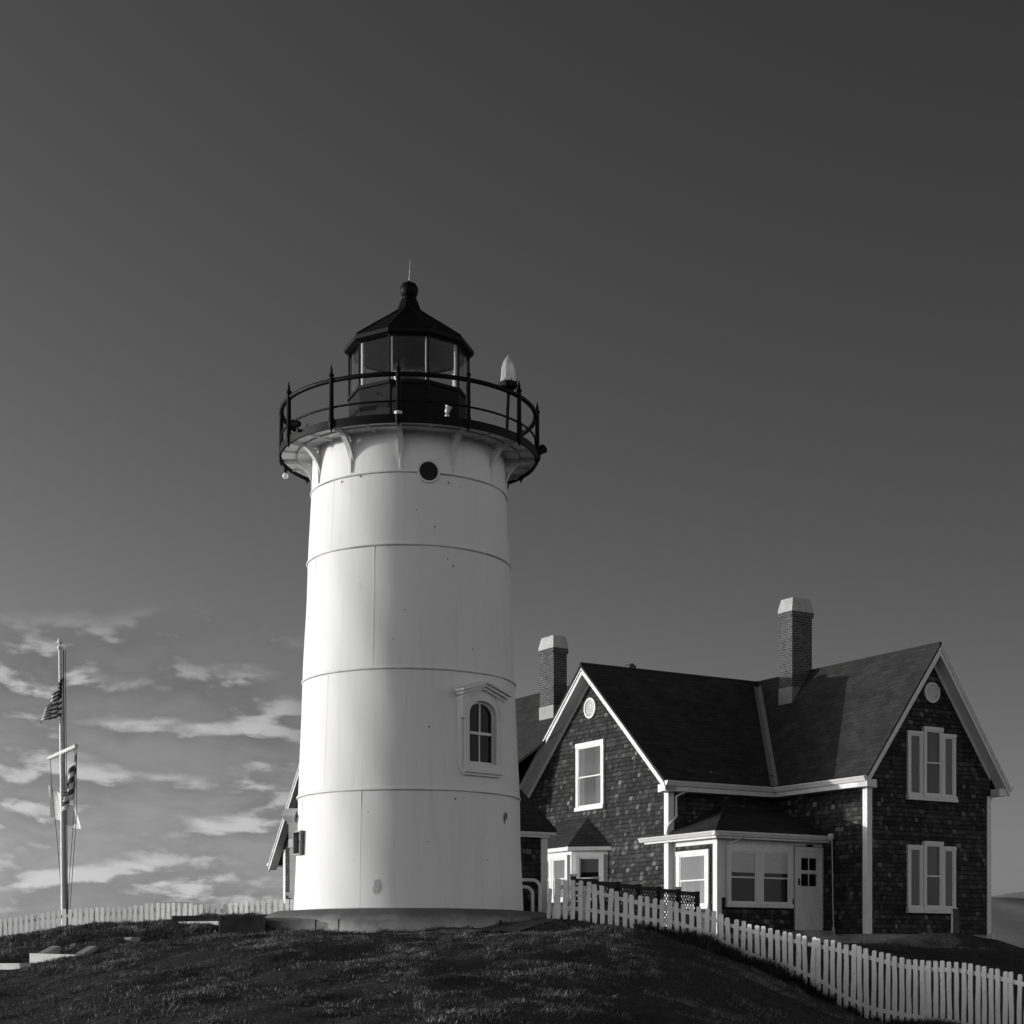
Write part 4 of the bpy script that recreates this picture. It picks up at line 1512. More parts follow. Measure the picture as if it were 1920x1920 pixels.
# chimneys
def chimney(u, v, wu, wv, zb_, zc, zt, flash=None):
    m = MB()
    c8 = [(u - wu / 2, v - wv / 2), (u + wu / 2, v - wv / 2), (u + wu / 2, v + wv / 2), (u - wu / 2, v + wv / 2)]
    acc = 0
    for k in range(4):
        p, q = c8[k], c8[(k + 1) % 4]
        L = math.hypot(q[0] - p[0], q[1] - p[1])
        m.poly([HW(*p, zb_), HW(*q, zb_), HW(*q, zc), HW(*p, zc)], uv=[(acc, zb_), (acc + L, zb_), (acc + L, zc), (acc, zc)])
        acc += L
    e = .035
    c9 = [(u - wu / 2 - e, v - wv / 2 - e), (u + wu / 2 + e, v - wv / 2 - e), (u + wu / 2 + e, v + wv / 2 + e), (u - wu / 2 - e, v + wv / 2 + e)]
    acc = 0
    for k in range(4):
        p, q = c9[k], c9[(k + 1) % 4]
        m.poly([HW(*p, zc - .16), HW(*q, zc - .16), HW(*q, zc), HW(*p, zc)], uv=[(acc, 0), (acc + wu, 0), (acc + wu, .15), (acc, .15)])
        acc += wu
    m.poly([HW(*p, zc - .16) for p in c9], uv=[(0, 0)] * 4)
    ch = m.build('chimney', BRICK, roof)
    cp = MB()
    lo_ = c9
    mi_ = [(u + (p[0] - u) * .96, v + (p[1] - v) * .96) for p in c9]
    hi_ = [(u + (p[0] - u) * .80, v + (p[1] - v) * .80) for p in c9]
    for (la, za), (lb, zb2_) in (((lo_, zc), (mi_, zc + (zt - zc) * .35)), ((mi_, zc + (zt - zc) * .35), (hi_, zt))):
        for k in range(4):
            j = (k + 1) % 4
            cp.poly([HW(*la[k], za), HW(*la[j], za), HW(*lb[j], zb2_), HW(*lb[k], zb2_)])
    cp.poly([HW(*p, zt) for p in hi_]); cp.poly([HW(*p, zc) for p in lo_])
    cp.build('chimney_cap', CAPC, ch, bevel=.02)
    if flash:
        MB().box(u - wu / 2 - .02, v - wv / 2 - .02, flash[0], u + wu / 2 + .02, v + wv / 2 + .02, flash[1], HW).build('flashing', FLASH, ch)


chimney(1.98, 5.17, .76, .58, 7.4, 10.36, 10.76, (7.5, 8.12))
chimney(-3.2, 10.4, .48, .78, 7.0, 9.60, 9.98, (7.1, 7.85))

# ------------------------------------------------------------------ annex right behind the tower
AX = HW  # parallel to the house
ar = at(1022, 1552, 38.0)
def AN(u, v, z): return (ar.x + Bv.x * u + Av.x * v, ar.y + Bv.y * u + Av.y * v, z)
sh = thing('shingled_shed', AN(0, 0, .7), 'low dark shingled shed with black roof behind the right foot of the lighthouse', 'shed')
m = MB()
Fa_ = lambda a_, b_, d_: AN(a_, -d_, b_)
Fr_ = lambda a_, b_, d_: AN(d_, a_, b_)
shingles(m, Fa_, -3.6, 0, .75, 2.90)
m.poly([Fa_(-3.6, .4, 0), Fa_(0, .4, 0), Fa_(0, 2.95, 0), Fa_(-3.6, 2.95, 0)], tone=.03)
m.poly([Fr_(0, .4, 0), Fr_(3.6, .4, 0), Fr_(3.6, 2.95, 0), Fr_(1.8, 4.15, 0), Fr_(0, 2.95, 0)], tone=.03)
m.poly([AN(-3.6, 0, .4), AN(-3.6, 3.6, .4), AN(-3.6, 3.6, 2.95), AN(-3.6, 1.8, 4.15), AN(-3.6, 0, 2.95)], tone=.03)
m.poly([AN(-3.6, 3.6, .4), AN(0, 3.6, .4), AN(0, 3.6, 2.95), AN(-3.6, 3.6, 2.95)], tone=.03)
m.build('wall', SIDING, sh)
m = MB()
def rawslab(m, pts, th, uvs):
    P = [Vector(q) for q in pts]
    m.poly(P, uv=uvs)
    L = [q - Vector((0, 0, th)) for q in P]
    m.poly(L[::-1], uv=[(0, 0)] * len(L))
    for k in range(len(P)):
        j = (k + 1) % len(P)
        m.poly([P[k], P[j], L[j], L[k]], uv=[(.01, .01)] * 4)
rawslab(m, [AN(-3.8, -.2, 2.93), AN(.18, -.2, 2.93), AN(.18, 1.8, 4.27), AN(-3.8, 1.8, 4.27)], .07, [(0, 0), (4, 0), (4, 2.4), (0, 2.4)])
rawslab(m, [AN(-3.8, 3.8, 2.93), AN(.18, 3.8, 2.93), AN(.18, 1.8, 4.27), AN(-3.8, 1.8, 4.27)], .07, [(0, 0), (4, 0), (4, 2.4), (0, 2.4)])
m.build('roof', ROOF, sh)
m = MB().box(-3.8, -.19, 2.80, .17, -.15, 2.86, AN).box(-.13, -.04, .6, .0, -.0, 2.80, AN).box(.0, -.04, .6, .04, .13, 2.80, AN).box(-3.8, -.15, 2.74, .02, -.036, 2.86, AN)
m.build('trim_board', TRIM, sh)

# ------------------------------------------------------------------ cottage left of the tower
cr_ = at(533, 1600, 66.0)
def CT(u, v, z): return (cr_.x + Bv.x * u + Av.x * v, cr_.y + Bv.y * u + Av.y * v, z)   # v=0 far corner, wall runs toward -v
ct = thing('shingled_cottage', CT(0, 0, .1), 'shingled gabled building with white rake boards half hidden behind the left side of the lighthouse', 'house')
CK, CH = 1.24, 3.8
ze = 4.62
m = MB()
Fg = lambda a_, b_, d_: CT(-d_, a_, b_)
shingles(m, Fg, -7.6, 0, .2, 9.2, lambda z: max(-2 * CH, -CH - (ze + CK * CH - z) / CK), lambda z: min(0, -CH + (ze + CK * CH - z) / CK))
m.poly([Fg(-2 * CH, 0, 0), Fg(0, 0, 0), Fg(0, ze, 0), Fg(-CH, ze + CK * CH, 0), Fg(-2 * CH, ze, 0)], tone=.03)
m.poly([CT(6, -2 * CH, 0), CT(6, 0, 0), CT(6, 0, ze), CT(6, -CH, ze + CK * CH), CT(6, -2 * CH, ze)], tone=.03)
m.poly([CT(0, 0, 0), CT(6, 0, 0), CT(6, 0, ze), CT(0, 0, ze)], tone=.03)
m.poly([CT(0, -2 * CH, 0), CT(6, -2 * CH, 0), CT(6, -2 * CH, ze), CT(0, -2 * CH, ze)], tone=.03)
m.build('wall', SIDING, ct)
m = MB()
zt2 = ze + CK * CH + .16
oe = .74
zee = zt2 - CK * (CH + oe)
rawslab(m, [CT(-.34, -CH, zt2), CT(6.3, -CH, zt2), CT(6.3, oe, zee), CT(-.34, oe, zee)], .09, [(0, 5), (7, 5), (7, 0), (0, 0)])
rawslab(m, [CT(-.34, -CH, zt2), CT(6.3, -CH, zt2), CT(6.3, -2 * CH - oe, zee), CT(-.34, -2 * CH - oe, zee)], .09, [(0, 5), (7, 5), (7, 0), (0, 0)])
m.build('roof', ROOF, ct)
m = MB()
for sg, xe in ((1, oe), (-1, -2 * CH - oe)):
    for (d0, d1, ta, tb) in ((-.33, -.28, .09, .36), (-.36, -.33, .09, .18), (-.28, 0.0, .27, .29)):
        m.hexa([CT(d0, -CH, zt2 - tb), CT(d0, xe, zee - tb), CT(d0, xe, zee - ta), CT(d0, -CH, zt2 - ta),
                CT(d1, -CH, zt2 - tb), CT(d1, xe, zee - tb), CT(d1, xe, zee - ta), CT(d1, -CH, zt2 - ta)])
m.build('rake_board', TRIM, ct)
MB().box(-.036, -.18, .1, .0, .036, ze - .3, CT).box(0, 0, .1, .16, .036, ze - .3, CT).build('corner_board', TRIM, ct)
MB().tube([CT(-.34, oe + .07, zee - .08), CT(6.2, oe + .07, zee - .08)], .07, 10).build('gutter', WHITE, ct)

# ------------------------------------------------------------------ picket fences
def picket_fence(pts, label, spacing=.130, pw=.078, h_min=.5, postev=16, damage=.25, wob=1.0):
    """pts: (px, Y, z_top) knots along the line"""
    K = [((p - 960) / F_PX * Y, Y, z) for p, Y, z in pts]
    seg = [0]
    for a_, b_ in zip(K[:-1], K[1:]):
        seg.append(seg[-1] + math.hypot(b_[0] - a_[0], b_[1] - a_[1]))
    L = seg[-1]
    f = lambda s: tuple(np.interp(s, seg, [q[i] for q in K]) for i in range(3))
    root = thing('picket_fence', (K[0][0], K[0][1], float(hgt(K[0][0], K[0][1]))), label, 'fence', 'white picket fences')
    n = int(L / spacing)
    tops = []
    for k in range(n + 1):
        s = k * spacing
        x, y, zt = f(s)
        x2, y2, _ = f(min(s + .05, L)); x1, y1, _ = f(max(s - .05, 0))
        d = Vector((x2 - x1, y2 - y1, 0)).normalized()
        nn_ = Vector((d.y, -d.x, 0))           # toward the viewer's side
        if nn_.y > 0: nn_ = -nn_
        zg = float(hgt(x, y)) - .02
        zg = min(zg, zt - h_min)
        zt += random.uniform(-.014, .014)
        lean = random.gauss(0, .015) * wob; lz = random.gauss(0, .012) * wob
        w = pw * random.uniform(.94, 1.05)
        def P(a_, z, dd):
            tt = (z - zg) / (zt - zg)
            q = Vector((x, y, z)) + d * (a_ + lean * tt + .004 * wob * math.sin(z * 9 + k * 2.1)) + nn_ * (dd + lz * tt)
            return tuple(q)
        m = MB()
        N = 7
        lv = [zg + (zt - .02 - zg) * j / (N - 1) for j in range(N)]
        i0 = len(m.v)
        for j, z in enumerate(lv):
            ww = w / 2 * (1 + .05 * wob * math.sin(j * 1.9 + k)) * (1 if j else random.uniform(.75, 1))
            m.v += [P(-ww, z, .012), P(ww, z, .012), P(ww, z, -.008), P(-ww, z, -.008)]
        for j in range(N - 1):
            for q in range(4):
                q2 = (q + 1) % 4
                m.f.append((i0 + j * 4 + q, i0 + j * 4 + q2, i0 + (j + 1) * 4 + q2, i0 + (j + 1) * 4 + q))
        m.f.append((i0, i0 + 1, i0 + 2, i0 + 3))
        # dog-eared, sometimes chipped head
        e = w * .30
        c1, c2 = random.uniform(0, .010), random.uniform(0, .010)
        hp = [(-w / 2, lv[-1]), (w / 2, lv[-1]), (w / 2 - e * .3, zt - c1 - .004), (w / 4, zt), (-w / 4, zt - c2 * .3), (-w / 2 + e * .3, zt - c2 - .004)]
        m.prism(hp, -.008, .012, lambda a_, b_, dd: P(a_, b_, dd))
        m.build('picket', PICK, root)
    # rails follow the tops
    S = [i * spacing * 4 for i in range(int(L / (spacing * 4)) + 1)] + [L]
    for off, nm in ((.13, 'rail'), (.0, 'rail')):
        m = MB()
        P_ = []
        for s in S:
            x, y, zt = f(s)
            zg = min(float(hgt(x, y)), zt - h_min)
            z = zt - .14 if off else zg + .22
            P_.append((x, y + .035, z))
        for a_, b_ in zip(P_[:-1], P_[1:]):
            m.hexa([(a_[0], a_[1] - .018, a_[2] - .035), (b_[0], b_[1] - .018, b_[2] - .035), (b_[0], b_[1] + .018, b_[2] - .035), (a_[0], a_[1] + .018, a_[2] - .035),
                    (a_[0], a_[1] - .018, a_[2] + .035), (b_[0], b_[1] - .018, b_[2] + .035), (b_[0], b_[1] + .018, b_[2] + .035), (a_[0], a_[1] + .018, a_[2] + .035)])
        m.build(nm, PICK, root)
    s = spacing * 3.5
    while s < L:
        x, y, zt = f(s)
        zg = float(hgt(x, y)) - .05
        MB().box(x - .045, y + .055, zg, x + .045, y + .145, zt - .08).build('post', PICK, root)
        s += spacing * postev
    return root


picket_fence([(1046, 31.4, 1.524), (1070, 31.4, 1.505), (1100, 31.4, 1.476), (1180, 31.35, 1.251), (1250, 31.25, 1.131), (1300, 31.15, 1.040), (1335, 31.05, 0.941), (1362, 30.95, 0.833), (1400, 30.8, 0.714), (1500, 30.2, 0.495), (1600, 29.5, 0.301), (1700, 28.8, 0.062), (1750, 28.4, 0.026), (1800, 28.0, 0.017), (1850, 27.6, -0.060), (1918, 27.0, -0.192), (1990, 26.3, -0.333)],
             'weathered white picket fence running down the slope in front of the shingled house', spacing=.135, pw=.084)
picket_fence([(-30, 37.1, .88), (0, 37.0, .93), (120, 36.6, 1.14), (200, 36.3, 1.17), (250, 36.15, 1.19), (291, 36.0, 1.26), (380, 35.6, 1.205), (430, 35.5, 1.22), (470, 35.3, 1.285), (500, 35.2, 1.30), (556, 35.0, 1.285)],
             'long white picket fence along the crest left of the lighthouse', spacing=.129, pw=.085, wob=.5, postev=17)

# short broken pickets between the lighthouse pad and the fence
lb = thing('loose_boards', at(1040, 1700, 31.5), 'three leaning broken white boards beside the start of the right picket fence', 'boards')
for i_, (x, tl, yt) in enumerate(((1030, .02, 1665), (1040, .05, 1650), (1048, -.04, 1646))):
    p0 = at(x - 3, 1716, 31.6 - .1 * i_); p1 = at(x + tl * 100, yt, 31.6 - .1 * i_)
    MB().hexa([p0 + Vector((-.035, 0, -.3)), p0 + Vector((.035, 0, -.3)), p0 + Vector((.035, .02, -.3)), p0 + Vector((-.035, .02, -.3)),
               p1 + Vector((-.035, 0, 0)), p1 + Vector((.035, 0, -.02)), p1 + Vector((.035, .02, -.02)), p1 + Vector((-.035, .02, 0))]).build('board', PICK, lb)

# ------------------------------------------------------------------ lattice screen
L0, L1 = Vector((1.28, 36.0, 0)), Vector((4.36, 40.6, 0))
lt = thing('lattice_screen', (L0.x, L0.y, .7), 'dark wooden lattice screen with pale capped posts behind the picket fence', 'lattice fence')
dvec = (L1 - L0); LL = dvec.length; dn = dvec.normalized(); ln = Vector((dn.y, -dn.x, 0))
LF = lambda a_, b_, d_: (L0.x + dn.x * a_ + ln.x * d_, L0.y + dn.y * a_ + ln.y * d_, b_)
NPN = 6
pwid = LL / NPN
for k in range(NPN + 1):
    a_ = k * pwid
    zt_l = 1.80 - .02 * k
    MB().box(a_ - .045, .3, -.045, a_ + .045, zt_l, .045, LF).build('post', DARKW, lt)
    if k < NPN:
        MB().box(a_ - .065, zt_l, -.065, a_ + .065, zt_l + .05, .065, LF).build('post_cap', TRIM, lt)
for k in range(NPN):
    a0, a1 = k * pwid + .045, (k + 1) * pwid - .045
    zt_l = 1.76 - .02 * k
    m = MB().box(a0, zt_l - .09, -.02, a1, zt_l, .02, LF).box(a0, .75, -.02, a1, .83, .02, LF)
    zb_l = .83; zt3 = zt_l - .09
    s_ = .125
    c_ = -(a1 - a0)
    while c_ < (zt3 - zb_l):
        for sg in (1, -1):
            # slat line: z = zb + c + x  (or mirrored)
            x0 = max(0, -c_); x1 = min(a1 - a0, zt3 - zb_l - c_)
            if x1 - x0 > .03:
                xa, xb = (a0 + x0, a0 + x1) if sg > 0 else (a1 - x0, a1 - x1)
                za, zb3 = zb_l + c_ + x0, zb_l + c_ + x1
                hw = .022
                d0, d1 = (.0, .008) if sg > 0 else (-.009, -.001)
                m.hexa([LF(xa, za - hw, d0), LF(xb, zb3 - hw, d0), LF(xb, zb3 + hw, d0), LF(xa, za + hw, d0),
                        LF(xa, za - hw, d1), LF(xb, zb3 - hw, d1), LF(xb, zb3 + hw, d1), LF(xa, za + hw, d1)])
        c_ += s_
    m.build('lattice_panel', DARKW, lt)

# ------------------------------------------------------------------ flagpole
KF = 1.16      # the pole stands well behind the fence


def fq(x, y, z): return Vector((x * KF, y * KF, z * KF))


fpt = thing('flagpole', fq(-12.98, 50, -.1), 'tall white flagpole with a crossarm behind the left picket fence', 'flagpole')
MB().tube([fq(-12.98, 50, -.2), fq(-13.03, 50, 4.5), fq(-13.10, 50, 9.10)], .098, 12, r1=.060).build('pole', WHITE, fpt, smooth=50)
c_ = fq(-13.10, 50, 0)
MB().lathe([(r * KF, z * KF) for r, z in [(.05, 9.06), (.085, 9.10), (.085, 9.16), (.02, 9.18), (.02, 9.22), (.06, 9.24), (.085, 9.31), (.06, 9.38), (.0, 9.40)]], (c_.x, c_.y), 14).build('finial', WHITE, fpt, smooth=50)
YA, YB = fq(-13.71, 51.1, 6.06), fq(-12.32, 48.8, 6.13)
MB().tube([YA, YB], .075, 10).build('crossarm', WHITE, fpt, smooth=50)
for pts, r in (([(-12.98, 49.9, 9.05), (-12.95, 49.9, 6.0), (-12.86, 49.9, .3)], .022), ([(-12.93, 49.92, 9.05), (-12.90, 49.92, 6.0), (-12.84, 49.9, .3)], .013),
               ([(-13.66, 51.05, 6.0), (-13.62, 51.0, 5.3), (-13.35, 50.6, 3.7), (-13.02, 50.1, 1.2)], .011),
               ([(-12.32, 48.8, 6.08), (-12.33, 48.85, 4.2), (-12.60, 49.4, 2.4), (-12.86, 49.9, .5)], .011),
               ([(-12.38, 48.85, 6.08), (-12.42, 48.9, 4.2), (-12.68, 49.4, 2.4), (-12.88, 49.9, .5)], .011)):
    MB().tube([fq(*q) for q in pts], r, 5).build('halyard', ROPE, fpt)


def limp_flag(name, label, hoist_top, hoist_bot, fly, stripes, union, nfold, seed, ragged=0.0, light=.70, dark=.08, sweep=(0, 0, 0)):
    """cloth hanging in folds: s runs down the hoist, t runs out along the fly which falls down"""
    rn = random.Random(seed)
    t = MB()
    NU, NV = 40, 26
    A, Bq = Vector(hoist_top), Vector(hoist_bot)
    G = []
    fv = Vector(fly)
    for i in range(NU + 1):
        row = []
        s = i / NU
        for j in range(NV + 1):
            tt = j / NV
            base = A.lerp(Bq, s)
            out = fv * (tt * (1 - .25 * s))
            fold = math.sin(tt * nfold * PI + s * 1.6 + seed) * .10 * (tt ** .6)
            dep = math.cos(tt * nfold * PI * 1.0 + s * 2.0 + seed) * .14 * (tt ** .6)
            q = base + Vector((out.x + fold, out.y + dep, out.z + .05 * math.sin(tt * 9 + seed) * tt)) + Vector(sweep) * (s * tt)
            row.append(q)
        G.append(row)
    for i in range(NU):
        for j in range(NV):
            s, tt = (i + .5) / NU, (j + .5) / NV
            if ragged and tt > .9 and rn.random() < ragged:
                continue
            if union and s < .54 and tt < .40:
                star = (i % 4 == 1) and (j % 3 == 1)
                tone = light if star else .035
            elif stripes:
                tone = dark if int(s * stripes) % 2 == 0 else light
            else:
                tone = light
            t.poly([G[i][j], G[i + 1][j], G[i + 1][j + 1], G[i][j + 1]], tone=tone)
    o = t.build(name, FLAGM, None, loc=hoist_top)
    bm = bmesh.new(); bm.from_mesh(o.data); bmesh.ops.remove_doubles(bm, verts=bm.verts[:], dist=.0005)
    bmesh.ops.recalc_face_normals(bm, faces=bm.faces[:]); bm.to_mesh(o.data); bm.free()
    o.data.polygons.foreach_set('use_smooth', [True] * len(o.data.polygons))
    tag(o, label, 'flag', 'flags on the flagpole')
    return o


limp_flag('flag', 'striped and starred national flag hanging limp from the top of the flagpole', fq(-12.99, 49.9, 8.30), fq(-13.03, 49.9, 7.15), (-.50, .05, -1.05), 13, True, 5, 1, sweep=(-.30, 0, .55))
limp_flag('flag', 'plain white flag hanging limp from the left end of the crossarm', fq(-13.70, 51.0, 5.25), fq(-13.62, 50.9, 4.30), (.88, -.5, -.75), 0, False, 3, 4, light=.78, sweep=(.45, 0, .10))
limp_flag('flag', 'flag with bold dark stripes hanging limp from the right end of the crossarm', fq(-12.30, 48.8, 5.95), fq(-12.38, 48.85, 4.75), (-.36, .1, -.95), 6, False, 4, 9, ragged=.2, sweep=(-.1, 0, .2))

# ------------------------------------------------------------------ old concrete footings on the mound
def block(name, corners, z0, z1, mat, label, top=None, slope=0.0, cat='concrete block'):
    m = MB()
    c = [Vector(q) for q in corners]
    m.hexa([(c[0].x, c[0].y, z0), (c[1].x, c[1].y, z0), (c[2].x, c[2].y, z0), (c[3].x, c[3].y, z0),
            (c[0].x, c[0].y, z1), (c[1].x, c[1].y, z1), (c[2].x, c[2].y, z1 + slope), (c[3].x, c[3].y, z1 + slope)])
    o = m.build(name, mat, None, bevel=.015, loc=(c[0].x, c[0].y, z0 + .1))
    tag(o, label, cat, 'old concrete footings on the mound')
    return o


def rect(px0, px1, Y, d, s=.55):
    w = abs(px1 - px0) / F_PX * Y
    a_, b_ = at(px0, 0, Y + s * w), at(px1, 0, Y)
    n = Vector((a_.y - b_.y, b_.x - a_.x)).normalized() * d
    return [(a_.x, a_.y), (b_.x, b_.y), (b_.x + n.x, b_.y + n.y), (a_.x + n.x, a_.y + n.y)]


def hz(px, py, Y): return (HOR - py) / F_PX * Y


LITC = plain('sunlit_concrete', .72, .25, 2.5, .9, .2, .4, 12)  # concrete with sunlight on its faces lightened into the colour
def ghit(px, py, y0=24.0, y1=33.0):
    Ys = np.linspace(y0, y1, 400)
    d = hgt((px - 960) / F_PX * Ys, Ys) - (HOR - py) / F_PX * Ys
    k = np.where(d > 0)[0]
    return float(Ys[k[0]]) if len(k) else y1


# footing with two cheek blocks and a dark hollow between them
Yb = ghit(100, 1801)
tr = thing('concrete_footing', at(100, 1800, Yb), 'sunlit concrete footing with two worn cheek blocks in the grass at far left', 'concrete block', 'old concrete footings on the mound')
c = rect(55, 140, Yb, .14)
z0_, zl, zr = -.4, hz(0, 1787, c[0][1]), hz(0, 1790, c[1][1])
MB().hexa([(*c[0], z0_), (*c[1], z0_), (*c[2], z0_), (*c[3], z0_), (*c[0], zl), (*c[1], zr), (*c[2], zr), (*c[3], zl)]).build('front_kerb', LITC, tr, bevel=.01)
dx, dy = c[1][0] - c[0][0], c[1][1] - c[0][1]
ex, ey = (c[2][0] - c[1][0]) / .14, (c[2][1] - c[1][1]) / .14
for f0, f1 in ((.0, .20), (.82, 1.02)):
    p = [(c[3][0] + dx * f0, c[3][1] + dy * f0), (c[3][0] + dx * f1, c[3][1] + dy * f1)]
    p += [(p[1][0] + ex * .4, p[1][1] + ey * .4), (p[0][0] + ex * .4, p[0][1] + ey * .4)]
    zt_a, zt_b = (zl + (zr - zl) * f0) - .01, hz(0, 1773, p[2][1])
    MB().hexa([(*p[0], -.3), (*p[1], -.3), (*p[2], -.3), (*p[3], -.3), (*p[0], zt_a), (*p[1], zt_a), (*p[2], zt_b), (*p[3], zt_b)]).build('cheek_block', CONC, tr, bevel=.01)
block('concrete_block', rect(-12, 38, ghit(15, 1819), .25), -.6, hz(0, 1806, ghit(15, 1819)), LITC, 'sunlit concrete kerb cut off by the left edge of the photo')
block('concrete_block', rect(232, 247, ghit(240, 1767), .25), .1, hz(0, 1757, ghit(240, 1767)), CONC, 'small pale concrete lump sunk in the grass between the footing and the dark slab')
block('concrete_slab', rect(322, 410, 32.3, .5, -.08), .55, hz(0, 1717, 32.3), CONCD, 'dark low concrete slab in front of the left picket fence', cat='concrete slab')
block('concrete_kerb', rect(334, 410, 31.8, .12), .5, hz(0, 1727, 31.8), LITC, 'thin sunlit concrete kerb strip below the dark slab', cat='kerb')
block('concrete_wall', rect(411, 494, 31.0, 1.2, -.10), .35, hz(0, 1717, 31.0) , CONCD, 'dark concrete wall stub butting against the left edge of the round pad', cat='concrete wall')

# pale path skirting the right front of the pad
pth = MB()
pp2 = []
for k in range(17):
    ph = -8 + 76 * k / 16
    for rr in (3.0, 3.35 + .35 * math.sin(PI * k / 16)):
        n = tdir(ph)
        x, y = TX + n.x * rr, TY + n.y * rr
        pp2.append((x, y, float(hgt(x, y)) + .02))
for k in range(16):
    pth.poly([pp2[2 * k], pp2[2 * k + 1], pp2[2 * k + 3], pp2[2 * k + 2]])
tag(pth.build('path', plain('worn_dirt', .13, .4, 3, .95, .1, .6, 10)), kind='structure')

# ------------------------------------------------------------------ lawn side: mound, post, walk
def mound_z(X, Y):
    cx, cy = 11.2, 43.5
    d = ((X - cx) / 1.75) ** 2 + ((Y - cy) / 1.1) ** 2
    return hgt(X, Y) - .12 + (.50 + .03 * np.sin(X * 5) * np.cos(Y * 4)) * np.exp(-d * 1.1)


em = grid_mesh('earth_mound', np.linspace(8.2, 14.2, 60), np.linspace(41.2, 45.4, 40), mound_z, GROUND)
tag(em, kind='structure')
wp = at(1791, 1775, 44.6)
pst = MB()
pst.box(wp.x - .085, wp.y - .085, wp.z - .25, wp.x + .085, wp.y + .085, hz(0, 1706, 44.6))
pst.box(wp.x - .10, wp.y - .10, hz(0, 1706, 44.6), wp.x + .10, wp.y + .10, hz(0, 1706, 44.6) + .03)
o = pst.build('wooden_post', plain('grey_wood', .09, .3, 9, .8, .2), None, bevel=.006, loc=(wp.x, wp.y, wp.z - .2))
tag(o, 'short square dark post standing before the right gable wall', 'post')
wk = MB()
wk.hexa([HW(-2.2, .2, .2), HW(.5, -1.3, .2), HW(1.2, -.15, .2), HW(-.1, 1.2, .2), HW(-2.2, .2, .56), HW(.5, -1.3, .56), HW(1.2, -.15, .60), HW(-.1, 1.2, .60)])
tag(wk.build('path', CONC), kind='structure')
MB().box(solve_u(1727, 0), .60, -.01, solve_u(1757, 0), .80, .03, facing('v', 0, -1)).build('basement_window_frame', TRIM, HO)

# ------------------------------------------------------------------ grass
def grass(name, n, region, hmin, hmax, seed, tone=(.03, .10), wide=.010, clump=1.0, kind='stuff', label=None):
    r = np.random.default_rng(seed)
    X, Y = region(r, n)
    # patchiness
    pn = np.array([mnoise.noise(Vector((x * .9, y * .9, 3.0 + seed))) for x, y in zip(X[::1], Y[::1])])
    pf = np.array([mnoise.noise(Vector((x * 4.2, y * 4.2, 9.0 + seed))) for x, y in zip(X, Y)])
    keep = r.random(len(X)) < np.clip(.55 + .9 * pn * clump + .9 * pf * clump, .08, 1)
    X, Y, pn, pf = X[keep], Y[keep], pn[keep], pf[keep]
    Z = hgt(X, Y) - .008
    n = len(X)
    h = (hmin + (hmax - hmin) * r.random(n) ** 1.6) * np.clip(.75 + .8 * pn + 1.0 * pf, .3, 2.2)
    th = r.random(n) * 2 * PI
    w = wide * (.6 + .8 * r.random(n))
    lx = r.normal(0, .5, n) * h + .25 * h
    ly = r.normal(0, .5, n) * h
    dx, dy = np.cos(th) * w / 2, np.sin(th) * w / 2
    v = np.empty((n, 5, 3))
    v[:, 0] = np.stack([X - dx, Y - dy, Z], -1)
    v[:, 1] = np.stack([X + dx, Y + dy, Z], -1)
    v[:, 2] = np.stack([X + dx * .8 + lx * .35, Y + dy * .8 + ly * .35, Z + h * .6], -1)
    v[:, 3] = np.stack([X - dx * .8 + lx * .35, Y - dy * .8 + ly * .35, Z + h * .6], -1)
    v[:, 4] = np.stack([X + lx, Y + ly, Z + h], -1)
    me = bpy.data.meshes.new(name)
    me.vertices.add(n * 5)
    me.vertices.foreach_set('co', v.ravel())
    base = np.arange(n) * 5
    loops = np.stack([base, base + 1, base + 2, base + 3, base + 3, base + 2, base + 4], -1).ravel()
    me.loops.add(len(loops))
    me.loops.foreach_set('vertex_index', loops)
    me.polygons.add(n * 2)
    starts = np.stack([np.arange(n) * 7, np.arange(n) * 7 + 4], -1).ravel()
    me.polygons.foreach_set('loop_start', starts)
    me.polygons.foreach_set('loop_total', np.tile([4, 3], n))
    me.update(calc_edges=True)
    me.validate()
    tn = (tone[0] + (tone[1] - tone[0]) * r.random(n) ** 2.0 * np.clip(1 + 1.6 * pf, .3, 2)) * np.clip(1 + 1.4 * pn, .45, 2.0)
    a_ = me.attributes.new('tone', 'FLOAT', 'FACE')
    a_.data.foreach_set('value', np.repeat(tn, 2))
    me.materials.append(GRASS)
    o = bpy.data.objects.new(name, me)
    scene.collection.objects.link(o)
    tag(o, label, None, None, kind)
    return o


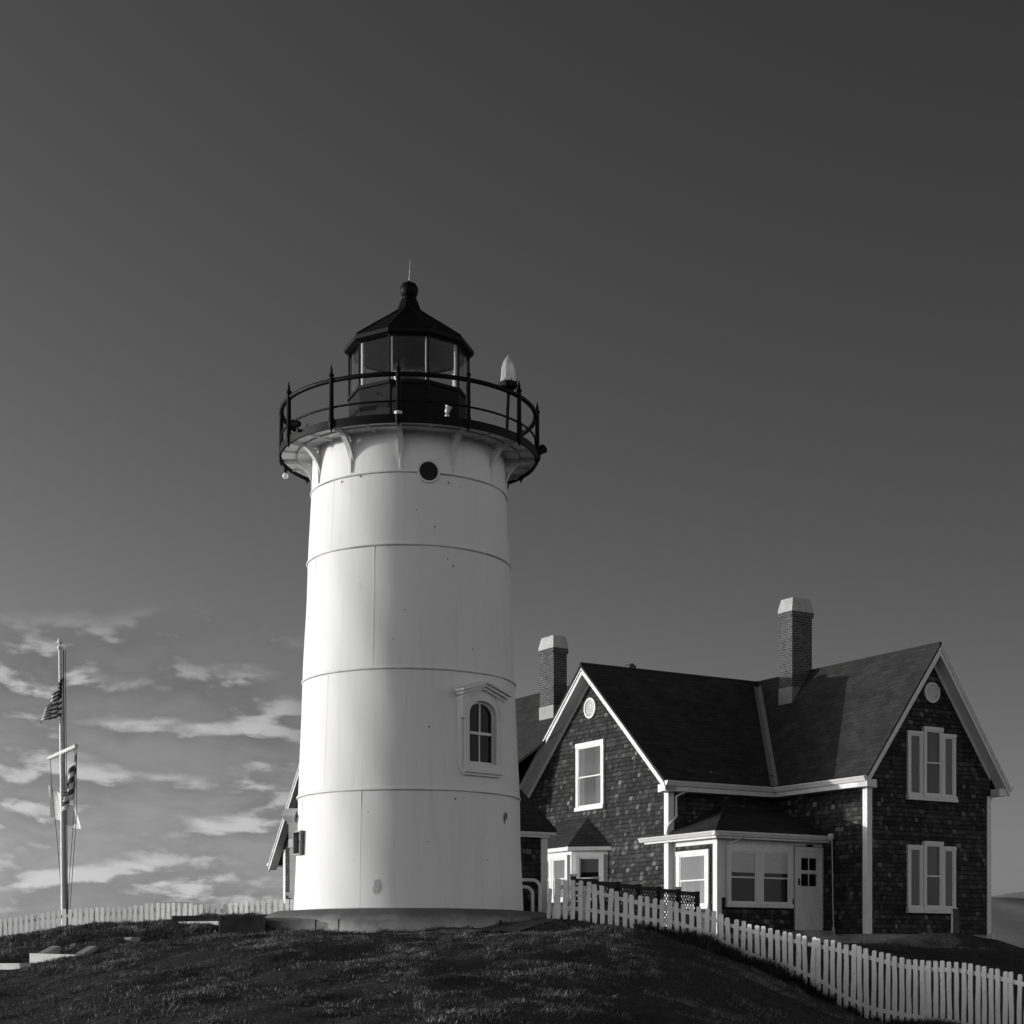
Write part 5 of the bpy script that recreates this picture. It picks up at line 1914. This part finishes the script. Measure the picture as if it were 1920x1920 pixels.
def reg_front(r, n):
    Y = 16 + 18.5 * np.sqrt(r.random(n)) ** 1.0
    k = (-30 - 960) / F_PX + (r.random(n)) * (1600 + 30) / F_PX
    X = k * Y
    d = np.hypot(X - TX, Y - TY)
    m = (d > 3.05) & ~((Y > 32.2) & (X > .6)) & (X < 7.5)
    return X[m], Y[m]


def reg_crest(r, n):
    Y = 29 + 5.5 * r.random(n)
    X = (-.32 + .19 * r.random(n)) * Y
    return X, Y


def reg_lawn(r, n):
    Y = 27.5 + 18 * r.random(n) ** .8
    X = (.10 + .22 * r.random(n)) * Y
    u = (X - C0x) * Bv.x + (Y - C0y) * Bv.y
    v = (X - C0x) * Av.x + (Y - C0y) * Av.y
    m = ~((v > -.1) & (u > -4.0))
    return X[m], Y[m]


def reg_fence(r, n):
    s = r.random(n)
    kx = [1046, 1100, 1200, 1300, 1400, 1500, 1600, 1750, 1918]
    ky = [31.4, 31.4, 31.3, 31.15, 30.8, 30.2, 29.5, 28.4, 27.0]
    px = 1190 + s * 730
    Y = np.interp(px, kx, ky) - .02 + r.normal(-.18, .28, n)
    X = (px - 960) / F_PX * Y
    return X, Y


def reg_pad(r, n):
    a_ = r.random(n) * 2 * PI
    d = 3.04 + np.abs(r.normal(0, .10, n))
    return TX + d * np.cos(a_), TY + d * np.sin(a_)


grass('grass', 520000, reg_front, .014, .055, 3, (.034, .19), .008, 1.0)
grass('grass', 70000, reg_crest, .03, .09, 5, (.024, .22), .010, 1.0)
grass('grass', 70000, reg_lawn, .02, .06, 6, (.018, .07), .012, .6)
def reg_tufts(r, n):
    c = r.random((90, 2))
    Yc = 18 + 15 * c[:, 0]; Xc = (-.30 + .36 * c[:, 1]) * Yc
    k = r.integers(0, 90, n)
    X = Xc[k] + r.normal(0, .07, n); Y = Yc[k] + r.normal(0, .07, n)
    m = np.hypot(X - TX, Y - TY) > 3.2
    return X[m], Y[m]


grass('tall_grass', 7000, reg_tufts, .03, .10, 12, (.03, .11), .008, .6)
grass('tall_grass', 42000, reg_fence, .06, .21, 8, (.012, .05), .010, 1.2)
grass('grass', 9000, reg_pad, .03, .10, 9, (.018, .12), .010, 1.2)

scene.render.resolution_x = 1024
scene.render.resolution_y = 1024
scene.cycles.max_bounces = 8
scene.cycles.transparent_max_bounces = 12
